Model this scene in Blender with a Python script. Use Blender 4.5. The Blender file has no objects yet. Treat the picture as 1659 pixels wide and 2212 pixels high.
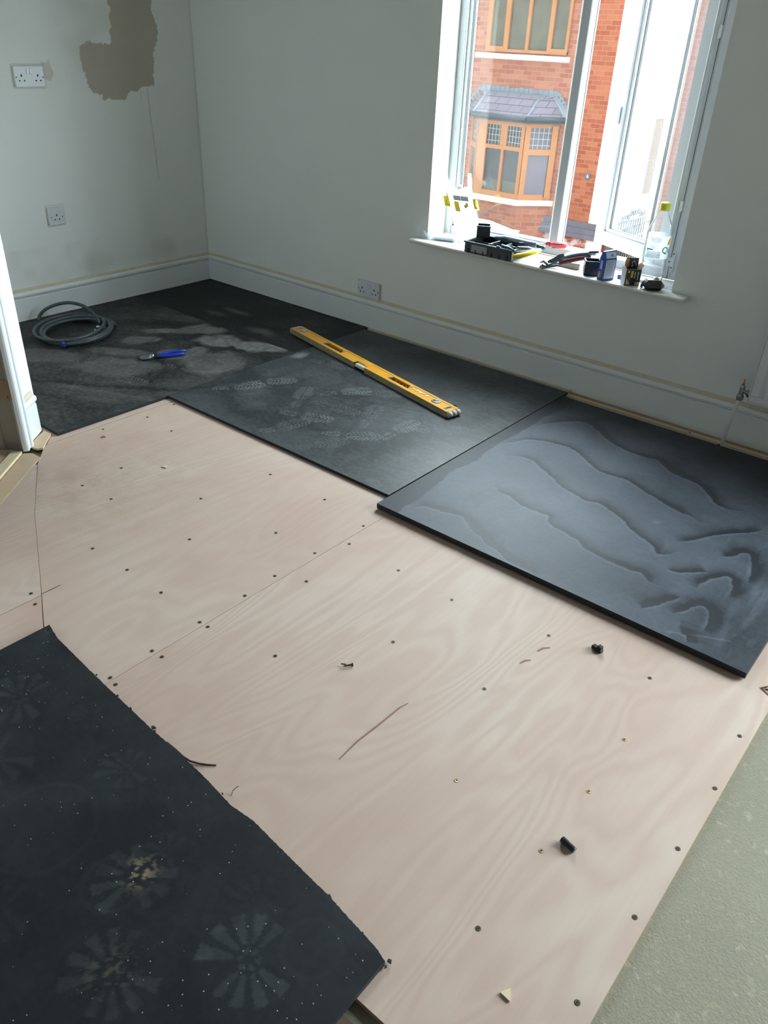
import bpy, math, random
import numpy as np
from mathutils import Vector, Matrix

random.seed(7)
np.random.seed(7)
PI = math.pi
scn = bpy.context.scene
col = scn.collection

# ------------------------------------------------------------------ camera
cam_d = bpy.data.cameras.new('camera')
cam = bpy.data.objects.new('camera', cam_d)
col.objects.link(cam)
CAM = Vector((3.883306, -3.080328, 1.333072))
a_, b_, c_ = -0.6707519, -0.5465464, 0.0453910
fwd = Vector((math.sin(a_) * math.cos(b_), math.cos(a_) * math.cos(b_), math.sin(b_)))
rt = fwd.cross(Vector((0, 0, 1))).normalized()
up = rt.cross(fwd)
r2 = rt * math.cos(c_) + up * math.sin(c_)
u2 = -rt * math.sin(c_) + up * math.cos(c_)
m = Matrix((r2, u2, -fwd)).transposed().to_4x4()
m.translation = CAM
cam.matrix_world = m
cam_d.sensor_fit = 'VERTICAL'
cam_d.sensor_height = 36.0
cam_d.lens = 1697.36 / 2212 * 36.0
cam_d.clip_start = 0.02
cam_d.clip_end = 200
scn.camera = cam

# ------------------------------------------------------------------ world: bright overcast sky, brightest beyond the far roofs
SKY_BACK, SKY_FRONT = 1.15, 17.0
world = bpy.data.worlds.new('overcast_sky')
scn.world = world
world.use_nodes = True
wn, wl = world.node_tree.nodes, world.node_tree.links
wn.clear()
w_out = wn.new('ShaderNodeOutputWorld')
w_bg = wn.new('ShaderNodeBackground')
w_tc = wn.new('ShaderNodeTexCoord')
w_sep = wn.new('ShaderNodeSeparateXYZ')
w_mr = wn.new('ShaderNodeMapRange')
w_mr.inputs['From Min'].default_value = 0.05
w_mr.inputs['From Max'].default_value = 0.85
w_mr.inputs['To Min'].default_value = SKY_BACK
w_mr.inputs['To Max'].default_value = SKY_FRONT
w_mr.interpolation_type = 'SMOOTHSTEP'
wl.new(w_tc.outputs['Generated'], w_sep.inputs[0])
w_dot = wn.new('ShaderNodeVectorMath'); w_dot.operation = 'DOT_PRODUCT'
w_dot.inputs[1].default_value = (0.26, 0.86, 0.36)
wl.new(w_tc.outputs['Generated'], w_dot.inputs[0])
wl.new(w_dot.outputs['Value'], w_mr.inputs['Value'])
w_bg.inputs['Color'].default_value = (0.83, 0.94, 1.0, 1)
wl.new(w_mr.outputs[0], w_bg.inputs['Strength'])
wl.new(w_bg.outputs[0], w_out.inputs[0])

# ------------------------------------------------------------------ daylight portals in the two window openings
def portal(x0, x1, z0, z1, y):
    l = bpy.data.lights.new('daylight_portal', 'AREA')
    l.shape = 'RECTANGLE'
    l.size = x1 - x0
    l.size_y = z1 - z0
    l.cycles.is_portal = True
    o = bpy.data.objects.new('daylight_portal', l)
    o.location = ((x0 + x1) / 2, y, (z0 + z1) / 2)
    o.rotation_euler = (-PI / 2, 0, 0)
    col.objects.link(o)
portal(1.6, 2.82, 0.52, 1.9, 0.36)
portal(4.30, 6.30, 0.10, 2.25, 0.36)

scn.view_settings.view_transform = 'Standard'
scn.view_settings.look = 'None'
scn.view_settings.gamma = 1.0
scn.view_settings.use_curve_mapping = False
scn.view_settings.exposure = 0.90
scn.cycles.max_bounces = 10
scn.cycles.diffuse_bounces = 6
scn.cycles.transparent_max_bounces = 12
scn.cycles.caustics_reflective = False
scn.cycles.caustics_refractive = False

# ------------------------------------------------------------------ materials
def new_mat(name):
    mt = bpy.data.materials.new(name)
    mt.use_nodes = True
    nt = mt.node_tree
    nt.nodes.clear()
    out = nt.nodes.new('ShaderNodeOutputMaterial')
    bs = nt.nodes.new('ShaderNodeBsdfPrincipled')
    nt.links.new(bs.outputs[0], out.inputs[0])
    return mt, nt, bs, out

def simple(name, colr, rough=0.5, metal=0.0, noise=0.06, scale=30, bump=0.0, spec=0.5, bscale=None):
    mt, nt, bs, out = new_mat(name)
    n = nt.nodes
    tc = n.new('ShaderNodeTexCoord')
    nz = n.new('ShaderNodeTexNoise')
    nz.inputs['Scale'].default_value = scale
    nz.inputs['Detail'].default_value = 5
    nt.links.new(tc.outputs['Object'], nz.inputs['Vector'])
    mx = n.new('ShaderNodeMix'); mx.data_type = 'RGBA'
    c = colr
    mx.inputs[6].default_value = (c[0] * (1 - noise), c[1] * (1 - noise), c[2] * (1 - noise), 1)
    mx.inputs[7].default_value = (min(1, c[0] * (1 + noise)), min(1, c[1] * (1 + noise)), min(1, c[2] * (1 + noise)), 1)
    nt.links.new(nz.outputs['Fac'], mx.inputs[0])
    nt.links.new(mx.outputs[2], bs.inputs['Base Color'])
    bs.inputs['Roughness'].default_value = rough
    bs.inputs['Metallic'].default_value = metal
    bs.inputs['Specular IOR Level'].default_value = spec
    if bump:
        b = n.new('ShaderNodeBump')
        b.inputs['Strength'].default_value = bump
        b.inputs['Distance'].default_value = 0.002
        if bscale:
            nb = n.new('ShaderNodeTexNoise')
            nb.inputs['Scale'].default_value = bscale
            nb.inputs['Detail'].default_value = 4
            nt.links.new(tc.outputs['Object'], nb.inputs['Vector'])
            nt.links.new(nb.outputs['Fac'], b.inputs['Height'])
        else:
            nt.links.new(nz.outputs['Fac'], b.inputs['Height'])
        nt.links.new(b.outputs[0], bs.inputs['Normal'])
    return mt

def thin_glass(name, tint=(0.97, 0.99, 0.98), base=0.05, haze=0.0):
    """clear pane: sees through, with a mirror part that grows at grazing angles, and a little dust haze"""
    mt, nt, bs, out = new_mat(name)
    n = nt.nodes
    n.remove(bs)
    tr = n.new('ShaderNodeBsdfTransparent'); tr.inputs[0].default_value = (*tint, 1)
    gl = n.new('ShaderNodeBsdfGlossy'); gl.inputs['Roughness'].default_value = 0.02
    lw = n.new('ShaderNodeLayerWeight'); lw.inputs['Blend'].default_value = 0.5
    p5 = math_n(nt, 'POWER', lw.outputs['Facing'], 4.0)
    fz = math_n(nt, 'ADD', math_n(nt, 'MULTIPLY', p5, 0.6), 0.035)
    mx = n.new('ShaderNodeMixShader')
    nt.links.new(fz, mx.inputs[0])
    nt.links.new(tr.outputs[0], mx.inputs[1])
    nt.links.new(gl.outputs[0], mx.inputs[2])
    last = mx
    if haze:
        df = n.new('ShaderNodeBsdfTranslucent'); df.inputs[0].default_value = (0.9, 0.93, 0.95, 1)
        nz = n.new('ShaderNodeTexNoise'); nz.inputs['Scale'].default_value = 5; nz.inputs['Detail'].default_value = 4
        tc = n.new('ShaderNodeTexCoord')
        nt.links.new(tc.outputs['Object'], nz.inputs['Vector'])
        mul = n.new('ShaderNodeMath'); mul.operation = 'MULTIPLY'; mul.inputs[1].default_value = haze * 2
        nt.links.new(nz.outputs['Fac'], mul.inputs[0])
        m2 = n.new('ShaderNodeMixShader')
        nt.links.new(mul.outputs[0], m2.inputs[0])
        nt.links.new(last.outputs[0], m2.inputs[1])
        nt.links.new(df.outputs[0], m2.inputs[2])
        last = m2
    nt.links.new(last.outputs[0], out.inputs[0])
    return mt

def ramp(nt, fac, stops):
    r = nt.nodes.new('ShaderNodeValToRGB')
    e = r.color_ramp.elements
    while len(e) < len(stops):
        e.new(0.5)
    for k, (p, c) in enumerate(stops):
        e[k].position = p
        e[k].color = (*c, 1) if len(c) == 3 else c
    nt.links.new(fac, r.inputs[0])
    return r

def math_n(nt, op, a, b=None, clamp=False):
    k = nt.nodes.new('ShaderNodeMath'); k.operation = op; k.use_clamp = clamp
    for i, v in enumerate((a, b)):
        if v is None: continue
        if isinstance(v, (int, float)): k.inputs[i].default_value = v
        else: nt.links.new(v, k.inputs[i])
    return k.outputs[0]

def noise_n(nt, vec, scale, detail=4, rough=0.5, dist=0.0):
    k = nt.nodes.new('ShaderNodeTexNoise')
    k.inputs['Scale'].default_value = scale
    k.inputs['Detail'].default_value = detail
    k.inputs['Roughness'].default_value = rough
    k.inputs['Distortion'].default_value = dist
    nt.links.new(vec, k.inputs['Vector'])
    return k.outputs['Fac']

def mapping_n(nt, scale=(1, 1, 1), rot=(0, 0, 0), loc=(0, 0, 0)):
    tc = nt.nodes.new('ShaderNodeTexCoord')
    mp = nt.nodes.new('ShaderNodeMapping')
    mp.inputs['Scale'].default_value = scale
    mp.inputs['Rotation'].default_value = rot
    mp.inputs['Location'].default_value = loc
    nt.links.new(tc.outputs['Object'], mp.inputs['Vector'])
    return mp.outputs[0]

def mixc(nt, fac, c1, c2, mode='MIX'):
    k = nt.nodes.new('ShaderNodeMix'); k.data_type = 'RGBA'; k.blend_type = mode
    for i, v in ((0, fac), (6, c1), (7, c2)):
        if isinstance(v, (int, float)): k.inputs[i].default_value = v
        elif isinstance(v, tuple): k.inputs[i].default_value = (*v, 1)
        else: nt.links.new(v, k.inputs[i])
    return k.outputs[2]

def plywood(name, seed, pink=0.5, sawdust=0.3, dirt=None):
    mt, nt, bs, out = new_mat(name)
    off = (seed * 3.7, seed * 1.3, 0)
    # rotary-cut figure: contour lines of a slow field stretched along the board
    v1 = mapping_n(nt, (3.0, 0.55, 1), loc=off)
    f = noise_n(nt, v1, 1.0, 2.5, 0.5, 0.7)
    vz = mapping_n(nt, (14, 5.0, 1), loc=off)
    fz = noise_n(nt, vz, 1.0, 3, 0.5)
    rings = math_n(nt, 'SINE', math_n(nt, 'ADD', math_n(nt, 'MULTIPLY', f, 130.0), math_n(nt, 'MULTIPLY', fz, 5.0)))
    v2 = mapping_n(nt, (110, 5.0, 1), loc=off)
    fine = noise_n(nt, v2, 1.0, 4, 0.6)
    v3 = mapping_n(nt, (1.4, 1.0, 1), loc=off)
    blot = noise_n(nt, v3, 1.6, 4, 0.55, 0.4)
    base = ramp(nt, blot, [(0.30, (0.51, 0.36, 0.29)), (0.5, (0.56, 0.42, 0.35)), (0.72, (0.60, 0.49, 0.425))])
    rfac = math_n(nt, 'MULTIPLY', math_n(nt, 'ADD', math_n(nt, 'MULTIPLY', rings, 0.5), 0.5), math_n(nt, 'MULTIPLY', blot, 0.34 + 0.26 * pink))
    c = mixc(nt, rfac, base.outputs[0], (0.43, 0.275, 0.22))
    c = mixc(nt, math_n(nt, 'MULTIPLY', fine, 0.42), c, (0.41, 0.31, 0.25))
    # fine sawdust specks and patches of dust
    vp = mapping_n(nt, (1, 1, 1))
    sp = noise_n(nt, vp, 420, 2, 0.5)
    sm = ramp(nt, sp, [(0.66, (0, 0, 0)), (0.72, (1, 1, 1))])
    patch = noise_n(nt, vp, 2.3, 3)
    pm = ramp(nt, patch, [(0.5, (0, 0, 0)), (0.7, (1, 1, 1))])
    c = mixc(nt, math_n(nt, 'MULTIPLY', math_n(nt, 'MULTIPLY', sm.outputs[0], pm.outputs[0]), sawdust), c, (0.30, 0.20, 0.12))
    if dirt:      # trodden brown dust patches by the doorway
        dn = noise_n(nt, vp, 9.0, 6, 0.7)
        ds = noise_n(nt, vp, 260, 3, 0.6)
        vm = nt.nodes.new('ShaderNodeVectorMath'); vm.operation = 'DISTANCE'
        nt.links.new(vp, vm.inputs[0]); vm.inputs[1].default_value = dirt
        near = nt.nodes.new('ShaderNodeMapRange'); near.inputs['From Min'].default_value = .55; near.inputs['From Max'].default_value = .1
        nt.links.new(vm.outputs['Value'], near.inputs['Value'])
        dm = ramp(nt, dn, [(0.44, (0, 0, 0)), (0.62, (1, 1, 1))])
        df = math_n(nt, 'MULTIPLY', math_n(nt, 'MULTIPLY', dm.outputs[0], near.outputs[0]), math_n(nt, 'ADD', math_n(nt, 'MULTIPLY', ds, 0.9), 0.1))
        c = mixc(nt, math_n(nt, 'MULTIPLY', df, 0.7), c, (0.32, 0.22, 0.13))
    nt.links.new(c, bs.inputs['Base Color'])
    bs.inputs['Roughness'].default_value = 0.62
    bs.inputs['Specular IOR Level'].default_value = 0.35
    bp = nt.nodes.new('ShaderNodeBump'); bp.inputs['Strength'].default_value = 0.12; bp.inputs['Distance'].default_value = 0.001
    nt.links.new(fine, bp.inputs['Height']); nt.links.new(bp.outputs[0], bs.inputs['Normal'])
    return mt

def rubber(name, base, dust, amount=1.0, rough=(0.42, 0.62), blot_scale=3.0, speck=0.5, seed=0.0, warm=(0.25, 0.20, 0.13), fine_gain=0.25, spec=0.5):
    mt, nt, bs, out = new_mat(name)
    at = nt.nodes.new('ShaderNodeAttribute'); at.attribute_name = 'dust'
    sep = nt.nodes.new('ShaderNodeSeparateColor')
    nt.links.new(at.outputs['Color'], sep.inputs[0])
    v = mapping_n(nt, (1, 1, 1), loc=(seed, seed * 2, 0))
    b1 = noise_n(nt, v, blot_scale, 6, 0.62, 0.6)
    b2 = noise_n(nt, v, 60, 4, 0.6)
    vs = mapping_n(nt, (18, 90, 1), rot=(0, 0, 0.5), loc=(seed, 0, 0))
    st = noise_n(nt, vs, 1.0, 3)
    bl = ramp(nt, b1, [(0.38, (0, 0, 0)), (0.72, (1, 1, 1))])
    f = math_n(nt, 'ADD', math_n(nt, 'MULTIPLY', bl.outputs[0], 0.38 * amount), math_n(nt, 'MULTIPLY', math_n(nt, 'SUBTRACT', b2, 0.5), fine_gain))
    f = math_n(nt, 'ADD', f, math_n(nt, 'MULTIPLY', math_n(nt, 'SUBTRACT', st, 0.5), 0.25 * amount))
    f = math_n(nt, 'ADD', f, sep.outputs['Red'])
    f = math_n(nt, 'SUBTRACT', f, sep.outputs['Green'], True)
    c = mixc(nt, f, base, dust)
    c = mixc(nt, math_n(nt, 'MULTIPLY', sep.outputs['Blue'], 1.0), c, warm)
    vo = nt.nodes.new('ShaderNodeTexVoronoi'); vo.inputs['Scale'].default_value = 85
    nt.links.new(v, vo.inputs['Vector'])
    pick = noise_n(nt, v, 34, 2)
    s1 = math_n(nt, 'LESS_THAN', vo.outputs['Distance'], 0.10)
    s2 = math_n(nt, 'GREATER_THAN', pick, 0.56)
    c = mixc(nt, math_n(nt, 'MULTIPLY', math_n(nt, 'MULTIPLY', s1, s2), speck), c, (0.42, 0.42, 0.36))
    nt.links.new(c, bs.inputs['Base Color'])
    rr = nt.nodes.new('ShaderNodeMapRange')
    rr.inputs['To Min'].default_value = rough[0]; rr.inputs['To Max'].default_value = rough[1]
    nt.links.new(f, rr.inputs['Value']); nt.links.new(rr.outputs[0], bs.inputs['Roughness'])
    bs.inputs['Specular IOR Level'].default_value = spec
    bp = nt.nodes.new('ShaderNodeBump'); bp.inputs['Strength'].default_value = 0.10; bp.inputs['Distance'].default_value = 0.001
    nt.links.new(b2, bp.inputs['Height']); nt.links.new(bp.outputs[0], bs.inputs['Normal'])
    return mt

def bricks(name, axes, c1, c2, mortar, size=(0.19, 0.075), msize=0.006, bias=0.0, stain=0.0):
    mt, nt, bs, out = new_mat(name)
    tc = nt.nodes.new('ShaderNodeTexCoord')
    sp = nt.nodes.new('ShaderNodeSeparateXYZ'); nt.links.new(tc.outputs['Object'], sp.inputs[0])
    cb = nt.nodes.new('ShaderNodeCombineXYZ')
    nt.links.new(sp.outputs[axes[0]], cb.inputs[0]); nt.links.new(sp.outputs[axes[1]], cb.inputs[1])
    bt = nt.nodes.new('ShaderNodeTexBrick')
    nt.links.new(cb.outputs[0], bt.inputs['Vector'])
    bt.inputs['Scale'].default_value = 1.0
    bt.inputs['Brick Width'].default_value = size[0]
    bt.inputs['Row Height'].default_value = size[1]
    bt.inputs['Mortar Size'].default_value = msize
    bt.inputs['Mortar Smooth'].default_value = 0.3
    bt.inputs['Bias'].default_value = bias
    bt.inputs['Color1'].default_value = (*c1, 1)
    bt.inputs['Color2'].default_value = (*c2, 1)
    bt.inputs['Mortar'].default_value = (*mortar, 1)
    nz = noise_n(nt, tc.outputs['Object'], 2.2, 5, 0.6)
    c = mixc(nt, math_n(nt, 'MULTIPLY', nz, 0.35), bt.outputs['Color'], tuple(0.55 * x for x in c1))
    if stain:
        n2 = noise_n(nt, tc.outputs['Object'], 7, 4, 0.7)
        sm = ramp(nt, n2, [(0.50, (0, 0, 0)), (0.62, (1, 1, 1))])
        c = mixc(nt, math_n(nt, 'MULTIPLY', sm.outputs[0], stain), c, (0.75, 0.70, 0.68))
    nt.links.new(c, bs.inputs['Base Color'])
    bs.inputs['Roughness'].default_value = 0.85
    bp = nt.nodes.new('ShaderNodeBump'); bp.inputs['Strength'].default_value = 0.4; bp.inputs['Distance'].default_value = 0.01
    inv = math_n(nt, 'SUBTRACT', 1.0, bt.outputs['Fac'])
    nt.links.new(inv, bp.inputs['Height']); nt.links.new(bp.outputs[0], bs.inputs['Normal'])
    return mt

WALLC = (0.80, 0.81, 0.785)
def wall_paint(name, patch=False):
    mt, nt, bs, out = new_mat(name)
    v = mapping_n(nt, (1, 1, 1))
    n1 = noise_n(nt, v, 1.7, 4, 0.5)
    c = mixc(nt, n1, tuple(x * 0.955 for x in WALLC), tuple(x * 1.045 for x in WALLC))
    if patch:
        at = nt.nodes.new('ShaderNodeAttribute'); at.attribute_name = 'dust'
        sep = nt.nodes.new('ShaderNodeSeparateColor'); nt.links.new(at.outputs['Color'], sep.inputs[0])
        nz = noise_n(nt, v, 14, 4)
        pc = mixc(nt, nz, (0.46, 0.42, 0.35), (0.52, 0.47, 0.40))
        c = mixc(nt, sep.outputs['Red'], c, pc)
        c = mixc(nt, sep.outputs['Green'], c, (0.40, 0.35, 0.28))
    nt.links.new(c, bs.inputs['Base Color'])
    bs.inputs['Roughness'].default_value = 0.85
    bs.inputs['Specular IOR Level'].default_value = 0.25
    bp = nt.nodes.new('ShaderNodeBump'); bp.inputs['Strength'].default_value = 0.10; bp.inputs['Distance'].default_value = 0.002
    nf = noise_n(nt, v, 130, 3)
    nt.links.new(nf, bp.inputs['Height']); nt.links.new(bp.outputs[0], bs.inputs['Normal'])
    return mt

M = {}
M['wall'] = wall_paint('white_wall_paint')
M['wall_patched'] = wall_paint('white_wall_paint_with_filler_patch', True)
M['wall_far'] = simple('darkened_wall_paint', (0.20, 0.20, 0.20), 0.9)  # out-of-view walls, darkened to cut light bounced onto the window wall
M['ceiling'] = simple('darkened_ceiling_paint', (0.33, 0.33, 0.33), 0.9)  # unseen ceiling, tone lowered for less bounce
M['gloss_white'] = simple('white_gloss_paint', (0.72, 0.745, 0.77), 0.35, noise=0.03)
M['skirt_white'] = simple('skirting_paint', (0.75, 0.77, 0.77), 0.38, noise=0.04, scale=6)
M['cream'] = simple('bare_caulk_and_primer', (0.62, 0.545, 0.42), 0.7, noise=0.12, scale=25)
M['upvc'] = simple('white_upvc', (0.58, 0.60, 0.62), 0.3, noise=0.02)
M['gasket'] = simple('black_gasket', (0.03, 0.035, 0.04), 0.6)
M['sill_paint'] = simple('worn_white_sill_paint', (0.68, 0.66, 0.62), 0.45, noise=0.10, scale=9)
M['ply_a'] = plywood('plywood_birch_dusty', 1.0, 0.45, 0.5, (-.30, -.62, 0))
M['ply_b'] = plywood('plywood_birch_pink', 2.0, 1.25, 0.45)
M['ply_c'] = plywood('plywood_offcut', 5.0, 0.4, 0.8)
M['ply_edge'] = simple('plywood_edge', (0.45, 0.31, 0.20), 0.8, noise=0.25, scale=180)
M['timber'] = simple('softwood_batten', (0.56, 0.41, 0.27), 0.7, noise=0.15, scale=18)
M['timber_pale'] = simple('pale_softwood', (0.66, 0.54, 0.36), 0.7, noise=0.1, scale=18)
M['mdf'] = simple('brown_hardboard_strip', (0.36, 0.25, 0.145), 0.75, noise=0.12, scale=30)
M['old_wood'] = simple('old_dark_floor_boards', (0.14, 0.095, 0.06), 0.7, noise=0.5, scale=18)
M['socket'] = simple('white_socket_plastic', (0.66, 0.68, 0.72), 0.3, noise=0.02)
M['rocker'] = simple('rocker_plastic', (0.76, 0.77, 0.79), 0.25, noise=0.02)
M['dark'] = simple('dark_hole', (0.012, 0.012, 0.014), 0.8)
M['black_plastic'] = simple('black_plastic', (0.016, 0.019, 0.023), 0.35, noise=0.2)
M['black_rubber'] = simple('black_rubber_edge', (0.010, 0.011, 0.013), 0.7, noise=0.3)
M['blue_black'] = simple('dark_blue_plastic', (0.03, 0.06, 0.085), 0.35)
M['steel'] = simple('tool_steel', (0.42, 0.43, 0.44), 0.32, 1.0)
M['grey_steel'] = simple('grey_blue_steel', (0.17, 0.21, 0.25), 0.38, 0.6)
M['brass'] = simple('brass', (0.62, 0.45, 0.20), 0.35, 1.0)
M['screw_dark'] = simple('dulled_screw', (0.10, 0.075, 0.05), 0.5, 0.3)
M['yellow'] = simple('yellow_grip', (0.80, 0.64, 0.03), 0.35)
M['red'] = simple('red_grip', (0.55, 0.035, 0.04), 0.3)
M['dark_red'] = simple('dark_red_grip', (0.10, 0.012, 0.022), 0.4)
M['blue'] = simple('blue_grip', (0.012, 0.05, 0.42), 0.3)
M['blue_tie'] = simple('blue_tie', (0.012, 0.03, 0.18), 0.45)
M['cable'] = simple('grey_cable', (0.06, 0.075, 0.082), 0.42, noise=0.08)
M['level_top'] = simple('orange_yellow_paint', (0.80, 0.37, 0.02), 0.38, noise=0.10, scale=25)
M['level_side'] = simple('worn_cream_aluminium', (0.30, 0.25, 0.16), 0.5, noise=0.35, scale=45)
M['level_inner'] = simple('worn_grey_aluminium', (0.40, 0.38, 0.33), 0.4, 0.4, noise=0.2)
M['white_rubber'] = simple('scuffed_white_end_cap', (0.50, 0.49, 0.44), 0.6, noise=0.25, scale=70)
M['vial'] = simple('pale_vial', (0.60, 0.63, 0.55), 0.15)
M['cardboard'] = simple('brown_card', (0.40, 0.20, 0.085), 0.8)
M['card_black'] = simple('black_printed_card', (0.012, 0.012, 0.013), 0.4)
M['card_yellow'] = simple('yellow_print', (0.80, 0.55, 0.02), 0.5)
M['card_tan'] = simple('tan_print', (0.62, 0.46, 0.22), 0.5)
M['card_white'] = simple('white_print', (0.72, 0.74, 0.78), 0.5)
M['card_blue'] = simple('blue_printed_card', (0.018, 0.06, 0.38), 0.4)
M['card_palelblue'] = simple('pale_blue_print', (0.50, 0.58, 0.74), 0.5)
M['grey_print'] = simple('grey_print', (0.30, 0.32, 0.33), 0.6)
M['beige_block'] = simple('beige_abrasive', (0.58, 0.52, 0.42), 0.85, noise=0.12, scale=120)
M['green_print'] = simple('green_print', (0.02, 0.30, 0.10), 0.5)
M['orange_print'] = simple('orange_print', (0.90, 0.42, 0.03), 0.5)
M['cyan_print'] = simple('cyan_print', (0.12, 0.50, 0.75), 0.5)
M['yellow_cap'] = simple('yellow_cap', (0.82, 0.78, 0.04), 0.35)
M['nickel'] = simple('nickel_valve', (0.36, 0.37, 0.36), 0.3, 0.9)
M['copper'] = simple('copper_spindle', (0.52, 0.27, 0.09), 0.35, 0.8)
M['pipe_white'] = simple('painted_pipe', (0.66, 0.66, 0.64), 0.4)
M['radiator'] = simple('radiator_enamel', (0.66, 0.68, 0.69), 0.35, noise=0.02)
M['hall_wall'] = simple('hall_wall_paint', (0.60, 0.56, 0.50), 0.8)
M['lining'] = simple('aged_door_lining', (0.52, 0.49, 0.44), 0.55, noise=0.08, scale=7)
M['hall_floor'] = simple('pale_stone_hall_floor', (0.60, 0.60, 0.57), 0.5, noise=0.2, scale=6)
M['pane'] = thin_glass('window_glass', haze=0.004)
M['pane_clean'] = thin_glass('window_glass_clean', haze=0.003)
# outside
M['brick'] = bricks('red_brick', ('X', 'Z'), (0.33, 0.085, 0.04), (0.47, 0.165, 0.08), (0.33, 0.22, 0.16), bias=-0.1)
M['brick_salt'] = bricks('red_brick_with_salts', ('X', 'Z'), (0.42, 0.10, 0.06), (0.34, 0.07, 0.06), (0.42, 0.30, 0.26), stain=0.65)
M['brick_pink'] = bricks('dull_red_brick', ('X', 'Z'), (0.26, 0.10, 0.09), (0.32, 0.14, 0.12), (0.28, 0.20, 0.18))
M['brick_brown'] = bricks('brown_infill_brick', ('Y', 'Z'), (0.11, 0.055, 0.04), (0.10, 0.075, 0.05), (0.13, 0.10, 0.08), size=(0.12, 0.075))
M['stone_band'] = simple('blue_grey_stone', (0.14, 0.14, 0.165), 0.8, noise=0.25, scale=6)
M['render_white'] = simple('white_render', (0.80, 0.80, 0.78), 0.85, noise=0.02)
M['oak_frame'] = simple('golden_oak_frame', (0.40, 0.155, 0.04), 0.45, noise=0.12, scale=10)
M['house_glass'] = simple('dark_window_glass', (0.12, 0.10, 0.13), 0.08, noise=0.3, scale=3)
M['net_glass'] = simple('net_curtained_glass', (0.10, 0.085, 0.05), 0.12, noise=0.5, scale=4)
M['lead'] = simple('lead_flashing', (0.17, 0.205, 0.24), 0.5, noise=0.3, scale=9)
M['lead_line'] = simple('leaded_line', (0.45, 0.48, 0.50), 0.6)
M['gutter'] = simple('black_gutter', (0.03, 0.04, 0.05), 0.45)
M['slate'] = bricks('purple_slate', ('X', 'Z'), (0.15, 0.125, 0.165), (0.20, 0.165, 0.205), (0.04, 0.04, 0.05), size=(0.26, 0.105), msize=0.006)
M['iron'] = simple('painted_iron', (0.05, 0.09, 0.13), 0.5)
M['rubble'] = simple('rubble_stone', (0.20, 0.16, 0.12), 0.9, noise=0.6, scale=9, bump=0.6)
M['gravel'] = simple('gravel_and_weeds', (0.30, 0.28, 0.20), 0.95, noise=0.85, scale=14, bump=0.6)
M['car_white'] = simple('silver_white_car_paint', (0.70, 0.70, 0.72), 0.25)
M['car_glass'] = simple('car_glass', (0.14, 0.21, 0.26), 0.08)
M['lamp_red'] = simple('red_lamp', (0.70, 0.02, 0.03), 0.25)

def chip_mat():
    mt, nt, bs, out = new_mat('green_chipboard')
    v = mapping_n(nt, (1, 1, 1))
    a = noise_n(nt, v, 1.6, 4, 0.6)
    b = noise_n(nt, v, 210, 3, 0.6)
    c = noise_n(nt, v, 55, 3, 0.5)
    base = ramp(nt, a, [(0.35, (0.265, 0.235, 0.17)), (0.68, (0.325, 0.285, 0.205))])
    cc = mixc(nt, math_n(nt, 'MULTIPLY', b, 0.75), base.outputs[0], (0.17, 0.165, 0.12))
    sm = ramp(nt, c, [(0.60, (0, 0, 0)), (0.72, (1, 1, 1))])
    cc = mixc(nt, math_n(nt, 'MULTIPLY', sm.outputs[0], 0.45), cc, (0.42, 0.37, 0.25))
    nt.links.new(cc, bs.inputs['Base Color'])
    bs.inputs['Roughness'].default_value = 0.8
    bp = nt.nodes.new('ShaderNodeBump'); bp.inputs['Strength'].default_value = 0.5; bp.inputs['Distance'].default_value = 0.002
    nt.links.new(b, bp.inputs['Height']); nt.links.new(bp.outputs[0], bs.inputs['Normal'])
    return mt
M['chipboard'] = chip_mat()

M['mat_far'] = rubber('dusty_black_rubber_far', (0.011, 0.013, 0.014), (0.26, 0.25, 0.245), 0.7, (0.58, 0.64), 2.6, 0.25, 3.0, spec=0.25, fine_gain=0.5)
M['mat_mid'] = rubber('dusty_black_rubber_mid', (0.018, 0.021, 0.024), (0.21, 0.225, 0.24), 0.65, (0.47, 0.55), 3.6, 0.15, 8.0, spec=0.42, fine_gain=0.4)
M['mat_wave'] = rubber('dust_and_sheen_black_rubber', (0.016, 0.020, 0.026), (0.15, 0.175, 0.22), 0.5, (0.55, 0.58), 3.0, 0.08, 11.0, spec=0.32)  # blue-grey dust colour also carries the window's sheen
M['mat_near'] = rubber('speckled_black_rubber', (0.0055, 0.0078, 0.0105), (0.052, 0.060, 0.062), 0.55, (0.62, 0.75), 4.5, 0.9, 5.0, spec=0.28)

def clear_plastic(name, tint=(0.90, 0.93, 0.95), frost=0.25, rough=0.08):
    mt, nt, bs, out = new_mat(name)
    n = nt.nodes
    n.remove(bs)
    tr = n.new('ShaderNodeBsdfTransparent'); tr.inputs[0].default_value = (*tint, 1)
    gl = n.new('ShaderNodeBsdfGlossy'); gl.inputs['Roughness'].default_value = rough
    lw = n.new('ShaderNodeLayerWeight'); lw.inputs['Blend'].default_value = 0.12
    mx = n.new('ShaderNodeMixShader')
    nt.links.new(lw.outputs['Fresnel'], mx.inputs[0])
    nt.links.new(tr.outputs[0], mx.inputs[1]); nt.links.new(gl.outputs[0], mx.inputs[2])
    tl = n.new('ShaderNodeBsdfTranslucent'); tl.inputs[0].default_value = (0.9, 0.93, 0.96, 1)
    m2 = n.new('ShaderNodeMixShader'); m2.inputs[0].default_value = frost
    nt.links.new(mx.outputs[0], m2.inputs[1]); nt.links.new(tl.outputs[0], m2.inputs[2])
    nt.links.new(m2.outputs[0], out.inputs[0])
    return mt
M['pet'] = clear_plastic('clear_bottle_plastic', (0.95, 0.97, 0.98), 0.06, 0.05)
M['frosted'] = clear_plastic('frosted_lid_plastic', (0.85, 0.9, 0.93), 0.55, 0.2)
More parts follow.
